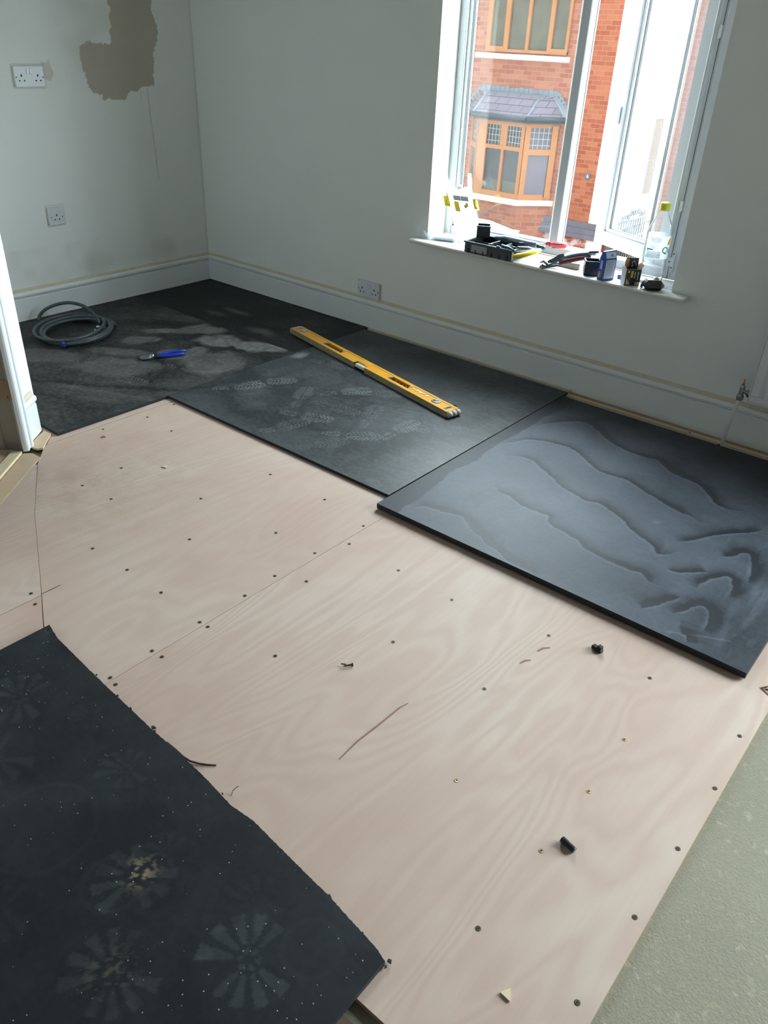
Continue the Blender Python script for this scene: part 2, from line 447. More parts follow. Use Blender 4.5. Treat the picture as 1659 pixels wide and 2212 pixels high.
M['clam'] = clear_plastic('clear_blister_plastic', (0.9, 0.93, 0.95), 0.25, 0.1)

# ------------------------------------------------------------------ mesh helpers
class MB:
    def __init__(s):
        s.v, s.f, s.mi, s.mats, s.sm = [], [], [], [], []
    def mat(s, m_):
        if m_ not in s.mats: s.mats.append(m_)
        return s.mats.index(m_)
    def add(s, vs, fs, m_, smooth=False):
        o = len(s.v); k = s.mat(m_)
        s.v += [tuple(p) for p in vs]
        for f in fs:
            s.f.append([i + o for i in f]); s.mi.append(k); s.sm.append(smooth)
        return s
    def box(s, c, d, m_, rz=0, R=None, bev=0.0):
        hx, hy, hz = d[0] / 2, d[1] / 2, d[2] / 2
        Mx = R if R is not None else Matrix.Rotation(rz, 3, 'Z')
        c = Vector(c)
        if bev <= 0:
            pts = [Vector((x, y, z)) for z in (-hz, hz) for x, y in ((-hx, -hy), (hx, -hy), (hx, hy), (-hx, hy))]
            return s.add([c + Mx @ p for p in pts], [(3, 2, 1, 0), (4, 5, 6, 7), (0, 1, 5, 4), (1, 2, 6, 5), (2, 3, 7, 6), (3, 0, 4, 7)], m_)
        b = min(bev, hx * .99, hy * .99, hz * .99)
        def ring(i, z):
            x, y = hx - i, hy - i
            k = b - i
            return [Vector(p) for p in ((-x + k, -y, z), (x - k, -y, z), (x, -y + k, z), (x, y - k, z), (x - k, y, z), (-x + k, y, z), (-x, y - k, z), (-x, -y + k, z))]
        pts = []
        for i, z in ((b, -hz), (0, -hz + b), (0, hz - b), (b, hz)):
            r = [Vector(p) for p in ((-hx + b, -hy + i, z), (hx - b, -hy + i, z), (hx - i, -hy + b, z), (hx - i, hy - b, z), (hx - b, hy - i, z), (-hx + b, hy - i, z), (-hx + i, hy - b, z), (-hx + i, -hy + b, z))]
            pts += r
        fs = [tuple(range(7, -1, -1)), tuple(range(24, 32))]
        for L in range(3):
            for k in range(8):
                a = L * 8 + k; b2 = L * 8 + (k + 1) % 8
                fs.append((a, b2, b2 + 8, a + 8))
        return s.add([c + Mx @ p for p in pts], fs, m_)
    def prism(s, poly, z0, z1, m_, side=None):
        n = len(poly)
        vs = [(x, y, z0) for x, y in poly] + [(x, y, z1) for x, y in poly]
        A = sum(poly[i][0] * poly[(i + 1) % n][1] - poly[(i + 1) % n][0] * poly[i][1] for i in range(n))
        top = list(range(n, 2 * n)); bot = list(range(n - 1, -1, -1))
        sd = [(i, (i + 1) % n, (i + 1) % n + n, i + n) for i in range(n)]
        if A < 0:
            top = top[::-1]; bot = bot[::-1]; sd = [f[::-1] for f in sd]
        s.add(vs, [top, bot], m_)
        o = len(s.v) - len(vs); k = s.mat(side or m_)
        for f in sd:
            s.f.append([i + o for i in f]); s.mi.append(k); s.sm.append(False)
        return s
    def tube(s, path, r, m_, n=10, cap=True):
        P = [Vector(p) for p in path]
        rr = r if isinstance(r, (list, tuple)) else [r] * len(P)
        vs, fs = [], []
        t0 = (P[1] - P[0]).normalized()
        ref = Vector((0, 0, 1)) if abs(t0.z) < .9 else Vector((1, 0, 0))
        u = t0.cross(ref).normalized()
        for i, p in enumerate(P):
            t = (P[min(i + 1, len(P) - 1)] - P[max(i - 1, 0)]).normalized()
            u = (u - t * u.dot(t)).normalized(); w = t.cross(u)
            for k in range(n):
                a = 2 * PI * k / n
                vs.append(p + (u * math.cos(a) + w * math.sin(a)) * rr[i])
        for i in range(len(P) - 1):
            for k in range(n):
                a = i * n + k; b = i * n + (k + 1) % n
                fs.append((a, b, b + n, a + n))
        if cap:
            fs.append(tuple(range(n - 1, -1, -1))); fs.append(tuple(range((len(P) - 1) * n, len(P) * n)))
        return s.add(vs, fs, m_, True)
    def lathe(s, prof, c, m_, n=24, axis=None, smooth=True):
        """prof: (radius, height) pairs"""
        c = Vector(c)
        q = Matrix.Identity(3) if axis is None else Vector((0, 0, 1)).rotation_difference(Vector(axis)).to_matrix()
        vs, fs = [], []
        for r, h in prof:
            for k in range(n):
                a = 2 * PI * k / n
                vs.append(c + q @ Vector((r * math.cos(a), r * math.sin(a), h)))
        for i in range(len(prof) - 1):
            for k in range(n):
                a = i * n + k; b = i * n + (k + 1) % n
                fs.append((a, b, b + n, a + n))
        if prof[0][0] > 0: fs.append(tuple(range(n - 1, -1, -1)))
        if prof[-1][0] > 0: fs.append(tuple(range((len(prof) - 1) * n, len(prof) * n)))
        return s.add(vs, fs, m_, smooth)
    def build(s, name, parent=None, loc=None, rz=0.0):
        me = bpy.data.meshes.new(name)
        me.from_pydata(s.v, [], s.f)
        for m_ in s.mats: me.materials.append(m_)
        me.polygons.foreach_set('material_index', s.mi)
        me.polygons.foreach_set('use_smooth', s.sm)
        me.update()
        o = bpy.data.objects.new(name, me)
        col.objects.link(o)
        if parent is not None: o.parent = parent
        if loc is not None: o.location = loc
        if rz: o.rotation_euler = (0, 0, rz)
        return o

def tag(o, label=None, cat=None, group=None, kind=None):
    if label: o['label'] = label
    if cat: o['category'] = cat
    if group: o['group'] = group
    if kind: o['kind'] = kind
    return o

def thing(name, label, cat, loc=(0, 0, 0), rz=0.0, group=None):
    o = bpy.data.objects.new(name, None)
    o.empty_display_size = 0.05
    col.objects.link(o)
    o.location = loc
    o.rotation_euler = (0, 0, rz)
    return tag(o, label, cat, group)

def struct(o):
    o['kind'] = 'structure'
    return o

# ================================================================== THE ROOM
WY = 0.016          # face of the window wall
H = 2.45
X1 = 6.4
# ---- floor
f = MB()
f.box((X1 / 2, -2.3, -0.0625), (X1 + 0.4, 5.4, 0.10), M['chipboard'])
struct(f.build('floor'))
f = MB()
for k in range(6):
    f.box((2.75, -2.62 - 0.115 * k - 0.02, -0.0115), (1.85, 0.111, 0.004), M['old_wood'])
tag(f.build('floor_boards'), 'old dark wooden floor boards showing below the plywood beside the near black mat', 'floorboards')

# ---- window wall with two openings
def window_wall():
    b = MB()
    y0, y1 = WY, 0.31
    zb, zt = 0.497, 1.9
    def seg(x0, x1, z0, z1, sx0=0.0, sx1=0.0):
        vs = [(x0, y0, z0), (x1, y0, z0), (x1 + sx1, y1, z0), (x0 + sx0, y1, z0), (x0, y0, z1), (x1, y0, z1), (x1 + sx1, y1, z1), (x0 + sx0, y1, z1)]
        b.add(vs, [(3, 2, 1, 0), (4, 5, 6, 7), (0, 1, 5, 4), (1, 2, 6, 5), (2, 3, 7, 6), (3, 0, 4, 7)], M['wall'])
    seg(-0.3, 4.30, -0.1, zb)
    seg(-0.3, 4.30, zt, H + 0.1)
    seg(4.30, X1 + 0.3, -0.1, .10)
    seg(4.30, X1 + 0.3, 2.25, H + 0.1)
    seg(-0.3, 1.613, zb, zt, 0, -0.045)
    seg(2.808, 4.30, zb, zt, 0.03, 0)
    seg(6.30, X1 + 0.3, .10, 2.25, 0, 0)
    return struct(b.build('wall_front'))
window_wall()

# ---- left wall: fine grid so that the bare filler patch and stains have their own outline
def inside(poly, X, Y):
    r = np.zeros(X.shape, bool)
    n = len(poly)
    j = n - 1
    for i in range(n):
        xi, yi = poly[i]; xj, yj = poly[j]
        c = ((yi > Y) != (yj > Y)) & (X < (xj - xi) * (Y - yi) / ((yj - yi) + 1e-12) + xi)
        r ^= c
        j = i
    return r

def vnoise(X, Y, s, seed=0):
    rng = np.random.RandomState(seed)
    G = rng.rand(256, 256)
    x, y = X * s + 50.3, Y * s + 77.1
    xi, yi = np.floor(x).astype(int), np.floor(y).astype(int)
    fx, fy = x - xi, y - yi
    fx = fx * fx * (3 - 2 * fx); fy = fy * fy * (3 - 2 * fy)
    g = lambda a, b: G[a % 256, b % 256]
    return (g(xi, yi) * (1 - fx) * (1 - fy) + g(xi + 1, yi) * fx * (1 - fy) + g(xi, yi + 1) * (1 - fx) * fy + g(xi + 1, yi + 1) * fx * fy)

def fnoise(X, Y, s, seed=0):
    return (vnoise(X, Y, s, seed) * .5 + vnoise(X, Y, s * 2.1, seed + 1) * .3 + vnoise(X, Y, s * 4.3, seed + 2) * .2)

def segd(X, Y, pts):
    """distance to a polyline and signed side (positive on its left)"""
    D = np.full(X.shape, 1e9); S = np.zeros(X.shape); T = np.zeros(X.shape)
    n = len(pts) - 1
    for i in range(n):
        (x0, y0), (x1, y1) = pts[i], pts[i + 1]
        dx, dy = x1 - x0, y1 - y0
        L2 = dx * dx + dy * dy + 1e-12
        t = np.clip(((X - x0) * dx + (Y - y0) * dy) / L2, 0, 1)
        ex, ey = X - (x0 + t * dx), Y - (y0 + t * dy)
        d = np.hypot(ex, ey)
        m_ = d < D
        D[m_] = d[m_]; S[m_] = np.sign(dx * ey - dy * ex)[m_]; T[m_] = ((i + t) / n)[m_]
    return D, S, T

def attr_grid(name, O, U, V, nu, nv, mat_, fn, parent=None, sides=None):
    """grid plane O + u U + v V with a colour attribute 'dust' filled by fn(u_m, v_m)"""
    O, U, V = map(np.array, (O, U, V))
    uu, vv = np.meshgrid(np.linspace(0, 1, nu), np.linspace(0, 1, nv), indexing='ij')
    P = O + uu[..., None] * U + vv[..., None] * V
    me = bpy.data.meshes.new(name)
    idx = np.arange(nu * nv).reshape(nu, nv)
    q = np.stack([idx[:-1, :-1], idx[1:, :-1], idx[1:, 1:], idx[:-1, 1:]], -1).reshape(-1, 4)
    me.vertices.add(nu * nv); me.vertices.foreach_set('co', P.reshape(-1))
    me.loops.add(q.size); me.loops.foreach_set('vertex_index', q.reshape(-1).astype(np.int32))
    me.polygons.add(len(q)); me.polygons.foreach_set('loop_start', np.arange(0, q.size, 4, dtype=np.int32))
    me.update(calc_edges=True)
    me.materials.append(mat_)
    at = me.color_attributes.new('dust', 'FLOAT_COLOR', 'POINT')
    C = np.zeros((nu, nv, 4)); C[..., 3] = 1
    C[..., :3] = fn(P)
    at.data.foreach_set('color', C.reshape(-1))
    me.validate()
    o = bpy.data.objects.new(name, me)
    col.objects.link(o)
    if parent is not None: o.parent = parent
    return o

def left_wall_fn(P):
    Y, Z = P[..., 1], P[..., 2]
    C = np.zeros(P.shape)
    Yw = Y + (fnoise(Y, Z, 28, 4) - .5) * 0.035
    Zw = Z + (fnoise(Y, Z, 28, 9) - .5) * 0.035
    poly = [(-.67, 1.216), (-.665, 1.235), (-.56, 1.243), (-.50, 1.238), (-.484, 1.25), (-.478, 1.34), (-.475, 1.60), (-.235, 1.60), (-.232, 1.43), (-.215, 1.33), (-.205, 1.29), (-.245, 1.20), (-.262, 1.055), (-.30, 1.045), (-.345, 1.045), (-.40, 1.02), (-.454, 1.002), (-.53, 1.0), (-.56, 0.985), (-.576, 1.02), (-.62, 1.03), (-.644, 1.06), (-.66, 1.12)]
    m1 = inside(poly, Yw, Zw).astype(float)
    sm = [(-.875, 1.15), (-.84, 1.155), (-.825, 1.175), (-.822, 1.11), (-.845, 1.09), (-.868, 1.10)]
    m2 = inside(sm, Yw, Zw).astype(float) * .45
    faint = np.clip((fnoise(Y, Z, 5, 31) - .55) * 3, 0, 1) * np.exp(-((Y + .55) ** 2 / .05 + (Z - 1.2) ** 2 / .05)) * .4
    C[..., 0] = np.maximum(np.maximum(m1, m2), faint)
    D, S, T = segd(Y, Z, [(-.303, 1.045), (-.300, .90), (-.293, .75), (-.289, .60)])
    C[..., 1] = np.exp(-(D / .0022) ** 2) * .75
    D, S, T = segd(Y, Z, [(-.345, 1.04), (-.345, .985)])
    C[..., 1] += np.exp(-(D / .002) ** 2) * .35
    # tan rim of bare paint round each socket and along the corner
    for (cy, cz, hy, hz) in ((-.945, 1.101, .076, .046), (-.929, .487, .046, .046)):
        d = np.maximum(np.abs(Y - cy) - hy, np.abs(Z - cz) - hz)
        C[..., 1] = np.maximum(C[..., 1], ((d > 0) & (d < .0045)) * .45)
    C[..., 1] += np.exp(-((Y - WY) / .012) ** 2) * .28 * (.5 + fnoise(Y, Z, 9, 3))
    C[..., 1] += np.clip(fnoise(Y, Z, 4, 44) - .52, 0, 1) * 1.1 * (Z < .35)
    smear = np.exp(-((Y + 1.175) ** 2 / .00004 + (Z - .04) ** 2 / .0006))
    return C
lw = attr_grid('wall_left', (0 - 0.016, -1.80, -0.02), (0, 1.816, 0), (0, 0, 1.66), 420, 380, M['wall_patched'], left_wall_fn)
struct(lw)
b = MB()
b.box((-0.166, -0.9, H / 2), (0.299, 2.2, H + 0.2), M['wall'])
b.box((-0.026, -0.9, 1.64 + (H - 1.64) / 2), (0.02, 1.85, H - 1.64), M['wall'])
ob = b.build('wall_left_upper'); struct(ob)

# ---- diagonal door wall in the left near corner, nib wall and the rest of the shell
DC = Vector((1.215, -1.813, 0)); dD = Vector((0.64, -0.768, 0)).normalized(); nD = Vector((-dD.y, dD.x, 0))
angD = math.atan2(dD.y, dD.x)
def dpt(s, t, z=0): return DC + dD * s + nD * t + Vector((0, 0, z))
WT = -0.014
b = MB()
corner = dpt(0.004, WT)
nib = [(corner.x, corner.y), (dpt(.112, WT).x, dpt(.112, WT).y), (dpt(.112, -.14).x, dpt(.112, -.14).y), (1.02, -1.93), (-.02, -1.93), (-.02, -1.80), (1.19, -1.80)]
b.prism(nib, -0.02, H, M['wall'])
struct(b.build('wall_nib'))
b = MB()
def dbox(s0, s1, t0, t1, z0, z1, m_):
    c = dpt((s0 + s1) / 2, (t0 + t1) / 2, (z0 + z1) / 2)
    b.box(c, (s1 - s0, t1 - t0, z1 - z0), m_, angD)
dbox(.10, .98, -.14, WT, 2.02, H, M['wall'])
dbox(.96, 1.60, -.14, WT, -0.02, H, M['wall'])
struct(b.build('wall_door'))
b = MB()
e = dpt(1.58, -.07)
b.box((e.x - .05, (e.y - 4.9) / 2, H / 2), (0.12, abs(-4.9 - e.y), H + .1), M['wall_far'])
struct(b.build('wall_side'))
b = MB(); b.box((X1 / 2 + 1, -4.9, H / 2), (X1 - 1.4, 0.12, H + .1), M['wall_far']); struct(b.build('wall_back'))
b = MB(); b.box((X1 + .06, -2.3, H / 2), (0.12, 5.3, H + .1), M['wall_far']); struct(b.build('wall_right'))
b = MB(); b.box((X1 / 2, -2.3, H + .06), (X1 + .6, 5.6, 0.12), M['ceiling']); struct(b.build('ceiling'))
# hall beyond the door
b = MB()
b.box((0.4, -3.2, -0.05), (2.6, 2.6, 0.06), M['hall_floor'])
struct(b.build('floor_hall'))
b = MB()
b.box((-.35, -3.1, H / 2), (.1, 2.7, H), M['hall_wall'])
b.box((.6, -4.45, H / 2), (2.4, .1, H), M['hall_wall'])
b.box((.5, -3.1, H + .05), (2.4, 2.9, .1), M['hall_wall'])
struct(b.build('wall_hall'))

# ---- door casing (architrave + lining)
dr = tag(bpy.data.objects.new('door_1', None)); col.objects.link(dr); dr['kind'] = 'structure'
dr.location = DC
dr.rotation_euler = (0, 0, angD)
def arch_profile(s0, flip):
    # (s, t) outline of a moulded architrave 62 mm wide
    pr = [(0, 0), (0, .012), (.004, .016), (.010, .016), (.013, .019), (.019, .021), (.025, .019), (.028, .015), (.040, .014), (.044, .017), (.050, .018), (.055, .015), (.058, .010), (.060, 0)]
    pr = [(s0 + (x if not flip else .060 - x), y) for x, y in pr]
    return pr
b = MB()
b.prism(arch_profile(.107, False), 0.006, 2.06, M['gloss_white'])
b.build('architrave', dr)
b = MB()
b.prism(arch_profile(.955, True), 0.006, 2.06, M['gloss_white'])
b.build('architrave', dr)
b = MB()
b.box((.115, -.078, 1.0), (.03, .128, 2.04), M['lining'])
b.box((.137, -.10, 1.0), (.014, .045, 2.04), M['lining'])
b.box((.965, -.078, 1.0), (.03, .128, 2.04), M['lining'])
b.box((.54, -.078, 2.035), (.84, .128, .03), M['lining'])
b.build('door_lining', dr)
b = MB()
b.box((.1318, -.036, .225), (.004, .05, .075), M['timber'])
b.box((.1340, -.030, .20), (.001, .004, .004), M['dark'])
b.build('filler_block', dr)
b = MB()
b.box((.1315, -.018, 1.0), (.003, .010, 2.0), M['gloss_white'])
b.build('lining_bead', dr)

# ---- skirting boards: torus profile
SKH = 0.166
def skirting(name, p0, p1, inward, wall_t=0.016, h=SKH, z0=0.0):
    """runs p0->p1 on the wall line; inward = unit vector into the room"""
    pr = [(0, z0), (wall_t, z0), (wall_t, h - .048), (wall_t - .003, h - .046), (wall_t - .001, h - .040), (wall_t + .004, h - .034), (wall_t + .006, h - .026), (wall_t + .004, h - .018), (wall_t - .002, h - .013), (wall_t - .006, h - .011), (wall_t - .008, h - .004), (wall_t - .010, h), (0, h)]
    p0, p1, inw = Vector(p0), Vector(p1), Vector(inward)
    b = MB()
    n = len(pr)
    vs = [p0 + inw * t + Vector((0, 0, z)) for t, z in pr] + [p1 + inw * t + Vector((0, 0, z)) for t, z in pr]
    fs = []; 
    for i in range(n):
        fs.append((i, (i + 1) % n, (i + 1) % n + n, i + n))
    # white body, bare cream strip on the top lip
    b.add(vs, [f_ for k, f_ in enumerate(fs) if k < 8], M['skirt_white'])
    b.add(vs, [f_ for k, f_ in enumerate(fs) if k >= 8], M['cream'])
    b.add(vs, [tuple(range(n)), tuple(range(2 * n - 1, n - 1, -1))], M['skirt_white'])
    return struct(b.build(name))
skirting('baseboard_front', (-.016, WY, 0), (X1, WY, 0), (0, -1, 0))
skirting('baseboard_left', (-.016, -1.80, 0), (-.016, WY, 0), (1, 0, 0))
q0, q1 = dpt(-.004, WT), dpt(.107, WT)
skirting('baseboard_door', (q0.x, q0.y, .008), (q1.x, q1.y, .008), nD, h=.158)
skirting('baseboard_right', (X1, 0, 0), (X1, -4.84, 0), (-1, 0, 0))
skirting('baseboard_back', (e.x, -4.84, 0), (X1, -4.84, 0), (0, 1, 0))
# caulk and dirt line where floor meets skirting
b = MB()
b.box((1.235, -.006, .0015), (2.47, .014, .021), M['cream'])
b.box((-.0 + .006, -.88, .0015), (.012, 1.77, .021), M['cream'])
ob = struct(b.build('trim_1'))

# ================================================================== WINDOW 1
win = bpy.data.objects.new('window_1', None); col.objects.link(win); win['kind'] = 'structure'
FY0, FY1 = 0.185, 0.25     # frame faces
XL, XR, ZB, ZT = 1.572, 2.834, 0.515, 1.90
MX0, MX1 = 2.157, 2.200
b = MB()
def fr(x0, x1, z0, z1, y0=FY0, y1=FY1, m_=None, bv=.004):
    b.box(((x0 + x1) / 2, (y0 + y1) / 2, (z0 + z1) / 2), (x1 - x0, y1 - y0, z1 - z0), m_ or M['upvc'], bev=bv)
fr(XL, XL + .052, ZB, ZT)
fr(XL + .0522, 2.6898, ZB, ZB + .040)
fr(XL + .0522, 2.6898, ZT - .05, ZT)
fr(MX0, MX1, ZB + .0402, ZT - .0502)
fr(2.690, XR, ZB, ZT)
b.build('window_frame', win)
b = MB()   # bead steps, on both sides of the fixed light
fr(XL + .050, XL + .062, ZB + .038, ZT - .05, FY0 + .012, FY1 - .005)
fr(XL + .060, XL + .068, ZB + .046, ZT - .058, FY0 + .026, FY1 - .012)
fr(MX0 - .010, MX0 + .002, ZB + .038, ZT - .05, FY0 + .012, FY1 - .005)
fr(MX0 - .015, MX0 - .008, ZB + .046, ZT - .058, FY0 + .026, FY1 - .012)
fr(XL + .05, MX0, ZB + .038, ZB + .050, FY0 + .012, FY1 - .005)
b.build('glazing_bead', win)
b = MB()   # dark gasket line by the glass
fr(XL + .067, XL + .0695, ZB + .05, ZT - .06, FY0 + .03, FY0 + .045, M['gasket'], 0)
fr(MX0 - .017, MX0 - .0145, ZB + .05, ZT - .06, FY0 + .03, FY0 + .045, M['gasket'], 0)
fr(MX1 - .0005, MX1 + .0018, ZB + .05, ZT - .06, FY0 + .046, FY0 + .050, M['gasket'], 0)
b.build('gasket', win)
b = MB()
fr(XL + .06, MX0 - .008, ZB + .045, ZT - .055, FY0 + .040, FY0 + .044, M['pane'], 0)
b.build('pane', win)
b = MB()   # right jamb steps
fr(2.686, 2.702, ZB + .035, ZT - .05, FY0 - .006, FY0 + .02)
fr(2.722, 2.728, ZB + .005, ZT - .01, FY0 - .003, FY0 + .004)
fr(2.7155, 2.7175, ZB + .005, ZT - .01, FY0 - .0012, FY0 + .004, M['gasket'], 0)
b.build('jamb_moulding', win)
for zc in (.80, 1.385):
    b = MB(); b.box((2.7135, FY0 - .007, zc), (.010, .012, .042), M['rocker'], bev=.003); b.build('keep', win)
b = MB()
b.box((2.728, FY0 - .005, .612), (.014, .006, .034), M['upvc'], bev=.001)
b.box((2.718, FY0 - .006, .588), (.030, .006, .034), M['upvc'], bev=.001)
b.box((2.728, FY0 - .005, .566), (.016, .006, .030), M['upvc'], bev=.001)
for px_, pz in ((2.728, .62), (2.716, .588), (2.728, .566)):
    b.lathe([(0.0028, 0), (0.0028, .001)], (px_, FY0 - .0085, pz), M['dark'], 10, axis=(0, -1, 0))
b.build('hinge_bracket', win)

# open casement, hinged on the right, swung outwards
HX, HY = 2.692, 0.235
ang = math.radians(180 - 27.6)
sash = bpy.data.objects.new('casement', None); col.objects.link(sash); sash.parent = win
sash.location = (HX, HY, 0); sash.rotation_euler = (0, 0, ang)
SW, SZ0, SZ1 = 0.480, 0.553, 1.86
b = MB()
def sb(x0, x1, z0, z1, y0, y1, m_=None, bv=.003):
    b.box(((x0 + x1) / 2, (y0 + y1) / 2, (z0 + z1) / 2), (x1 - x0, y1 - y0, z1 - z0), m_ or M['upvc'], bev=bv)
# local x runs from hinge to free edge; room side is +y after the turn
T0, T1 = -.028, .028
sb(SW - .058, SW, SZ0, SZ1, T0, T1)
sb(0, .058, SZ0, SZ1, T0, T1)
sb(.0582, SW - .0582, SZ0, SZ0 + .058, T0, T1)
sb(.0582, SW - .0582, SZ1 - .058, SZ1, T0, T1)
sb(SW - .070, SW - .056, SZ0 + .056, SZ1 - .056, -.018, .018)
sb(.056, .070, SZ0 + .056, SZ1 - .056, -.018, .018)
sb(.056, SW - .056, SZ0 + .056, SZ0 + .070, -.018, .018)
b.build('casement_frame', sash)
b = MB()
sb(SW - .0725, SW - .0695, SZ0 + .069, SZ1 - .06, -.006, .006, M['gasket'], 0)
sb(.0695, .0725, SZ0 + .069, SZ1 - .06, -.006, .006, M['gasket'], 0)
sb(.07, SW - .07, SZ0 + .069, SZ0 + .072, -.006, .006, M['gasket'], 0)
b.build('casement_gasket', sash)
b = MB()
sb(.06, SW - .06, SZ0 + .06, SZ1 - .055, -.002, .002, M['pane_clean'], 0)
b.build('casement_pane', sash)
b = MB()
sgn = 1 if math.cos(ang) * -1 < 0 else -1
hy = -T1 * 1.0
# room side of the turned sash is local +y when the leaf normal faces -y of the room
nrm = Matrix.Rotation(ang, 3, 'Z') @ Vector((0, 1, 0))
rs = 1 if nrm.y < 0 else -1
b.box((SW - .028, rs * (.028 + .006), 1.075), (.024, .012, .070), M['rocker'], bev=.004)
b.tube([(SW - .028, rs * .040, 1.075), (SW - .028, rs * .062, 1.068), (SW - .028, rs * .068, 1.03), (SW - .028, rs * .064, .955)], [.008, .009, .007, .005], M['rocker'])
b.build('window_handle', sash)

# inner sill board
b = MB()
n = 10
pr = [(0.186, .497), (-.030, .497)] + [(-.041 - .009 * math.sin(PI * k / 8), .497 + .009 * (1 - math.cos(PI * k / 8))) for k in range(9)] + [(-.030, .515), (0.186, .515)]
pr = [(y, z) for y, z in pr]
x0, x1 = 1.5535, 2.884
vs = []
for x in (x0, x1):
    vs += [(x, y, z) for y, z in pr]
k = len(pr)
fs = [(i, (i + 1) % k, (i + 1) % k + k, i + k) for i in range(k)] + [tuple(range(k)), tuple(range(2 * k - 1, k - 1, -1))]
# notch back corners by keeping only the nose beyond the reveals
b.add([(x, min(y, .0155) if (x == x0 or x == x1) else y, z) for x, y, z in vs], fs, M['sill_paint'])
sill_nose = b
b.prism([(1.612, .0), (2.809, .0), (2.823, .186), (1.583, .186)], .498, .5149, M['sill_paint'])
ws = struct(b.build('window_sill')); ws.parent = win
# outer sill
b = MB()
b.box((2.2, .36, .49), (1.34, .16, .03), M['upvc'])
ob = b.build('outer_sill', win)

# ---- second window, added out of view to the right to bring in more daylight
w2 = bpy.data.objects.new('added_window_2', None); col.objects.link(w2); w2['kind'] = 'structure'
b = MB()
for (xa, xb, za, zb_) in ((4.30, 4.36, .1, 2.25), (6.24, 6.30, .1, 2.25), (4.36, 6.24, .1, .16), (4.36, 6.24, 2.19, 2.25), (5.27, 5.33, .16, 2.19)):
    fr(xa, xb, za, zb_)
b.build('window_frame', w2)
b = MB(); fr(4.36, 6.24, .16, 2.19, FY0 + .03, FY0 + .034, M['pane_clean'], 0); b.build('pane', w2)
b = MB(); b.box((5.30, .10, .108), (1.98, .16, .016), M['sill_paint']); b.build('window_sill', w2)

# ================================================================== FLOOR BOARDS
SCR = [(1.545, -1.467), (1.663, -1.77), (1.376, -1.455), (2.07, -1.444), (1.676, -1.93), (1.82, -1.916), (2.027, -1.715), (2.326, -1.439), (2.528, -1.474), (2.194, -1.893), (2.357, -1.69), (2.522, -1.688), (2.027, -2.117), (2.191, -2.112), (2.519, -1.848), (2.761, -1.586), (2.603, -1.806), (2.526, -1.967), (2.958, -1.594), (2.348, -2.112), (2.525, -2.122), (2.555, -2.12), (3.236, -1.545), (2.949, -1.841), (2.526, -2.272), (2.562, -2.269), (2.765, -2.08), (2.532, -2.395), (2.561, -2.4), (3.504, -1.517), (3.219, -1.825), (3.738, -1.559), (3.544, -1.747), (3.326, -2.092), (3.748, -1.744), (3.55, -1.931), (3.745, -1.938), (3.546, -2.12), (3.741, -2.126), (3.54, -2.329), (3.732, -2.326), (2.564, -1.581), (2.096, -2.35), (2.147, -2.367), (1.35, -1.305), (1.35, -1.637)]
BRASS = {(3.544, -1.747), (3.55, -1.931), (3.546, -2.12), (3.326, -2.092)}
def screw_mesh(mh):
    b = MB()
    b.lathe([(.0052, .0), (.0052, .0003), (.0040, .0003)], (0, 0, 0), M['screw_dark'] if mh is M['screw_dark'] else M['ply_edge'], 14, smooth=False)
    b.lathe([(.0040, .0005), (.0038, .0009), (.0012, .0007)], (0, 0, 0), mh, 14, smooth=False)
    b.box((0, 0, .0009), (.0042, .0011, .0006), M['dark'])
    b.box((0, 0, .0009), (.0011, .0042, .0006), M['dark'])
    return b
def ply_board(name, label, poly, m_, loc, screws):
    t = thing(name, label, 'plywood board', loc, group=None)
    b = MB()
    b.prism([(x - loc[0], y - loc[1]) for x, y in poly], -.0122, -.0002, m_, M['ply_edge'])
    b.build('sheet', t)
    return t
boards = {}
boards['a'] = ply_board('plywood_board', 'pale plywood sheet screwed to the floor between the doorway and the pinker plywood sheet',
    [(1.321, -.10), (2.5405, -.10), (2.5405, -2.556), (2.40, -2.475), (2.233, -2.392), (2.124, -2.3345), (1.947, -2.243), (1.728, -2.130), (1.430, -1.950), (1.352, -1.886), (1.321, -1.862)], M['ply_a'], (1.95, -1.3, 0), None)
boards['b'] = ply_board('plywood_board', 'large pinkish plywood sheet with swirling grain beside the green chipboard',
    [(2.5418, -.0525), (3.762, -.0525), (3.762, -2.556), (2.5418, -2.556)], M['ply_b'], (3.15, -1.3, 0), None)
boards['c'] = ply_board('plywood_board', 'small plywood offcut at the foot of the doorway, left of the long slanting joint',
    [(1.4325, -1.9535), (1.728, -2.1310), (1.947, -2.2440), (2.1225, -2.335), (2.1225, -2.86), (dpt(1.2, .057).x, dpt(1.2, .057).y), (dpt(.525, .065).x, dpt(.525, .065).y), (dpt(.260, .068).x, dpt(.260, .068).y)], M['ply_c'], (1.9, -2.3, 0), None)
boards['d'] = ply_board('plywood_board', 'plywood offcut disappearing under the corner of the near left black mat',
    [(2.1245, -2.3365), (2.233, -2.3945), (2.40, -2.4775), (2.540, -2.558), (2.540, -3.1), (2.1245, -3.1)], M['ply_c'], (2.3, -2.6, 0), None)
boards['e'] = ply_board('plywood_board', 'narrow plywood piece by the white skirting end, under the far left black mat',
    [(.02, -.02), (1.318, -.02), (1.318, -1.852), (1.262, -1.800), (.02, -1.77)], M['ply_c'], (.9, -1.0, 0), None)
smesh = {}
sc_parent = {}
for k, mm in (('dark', M['screw_dark']), ('brass', M['brass'])):
    pass
first = {}
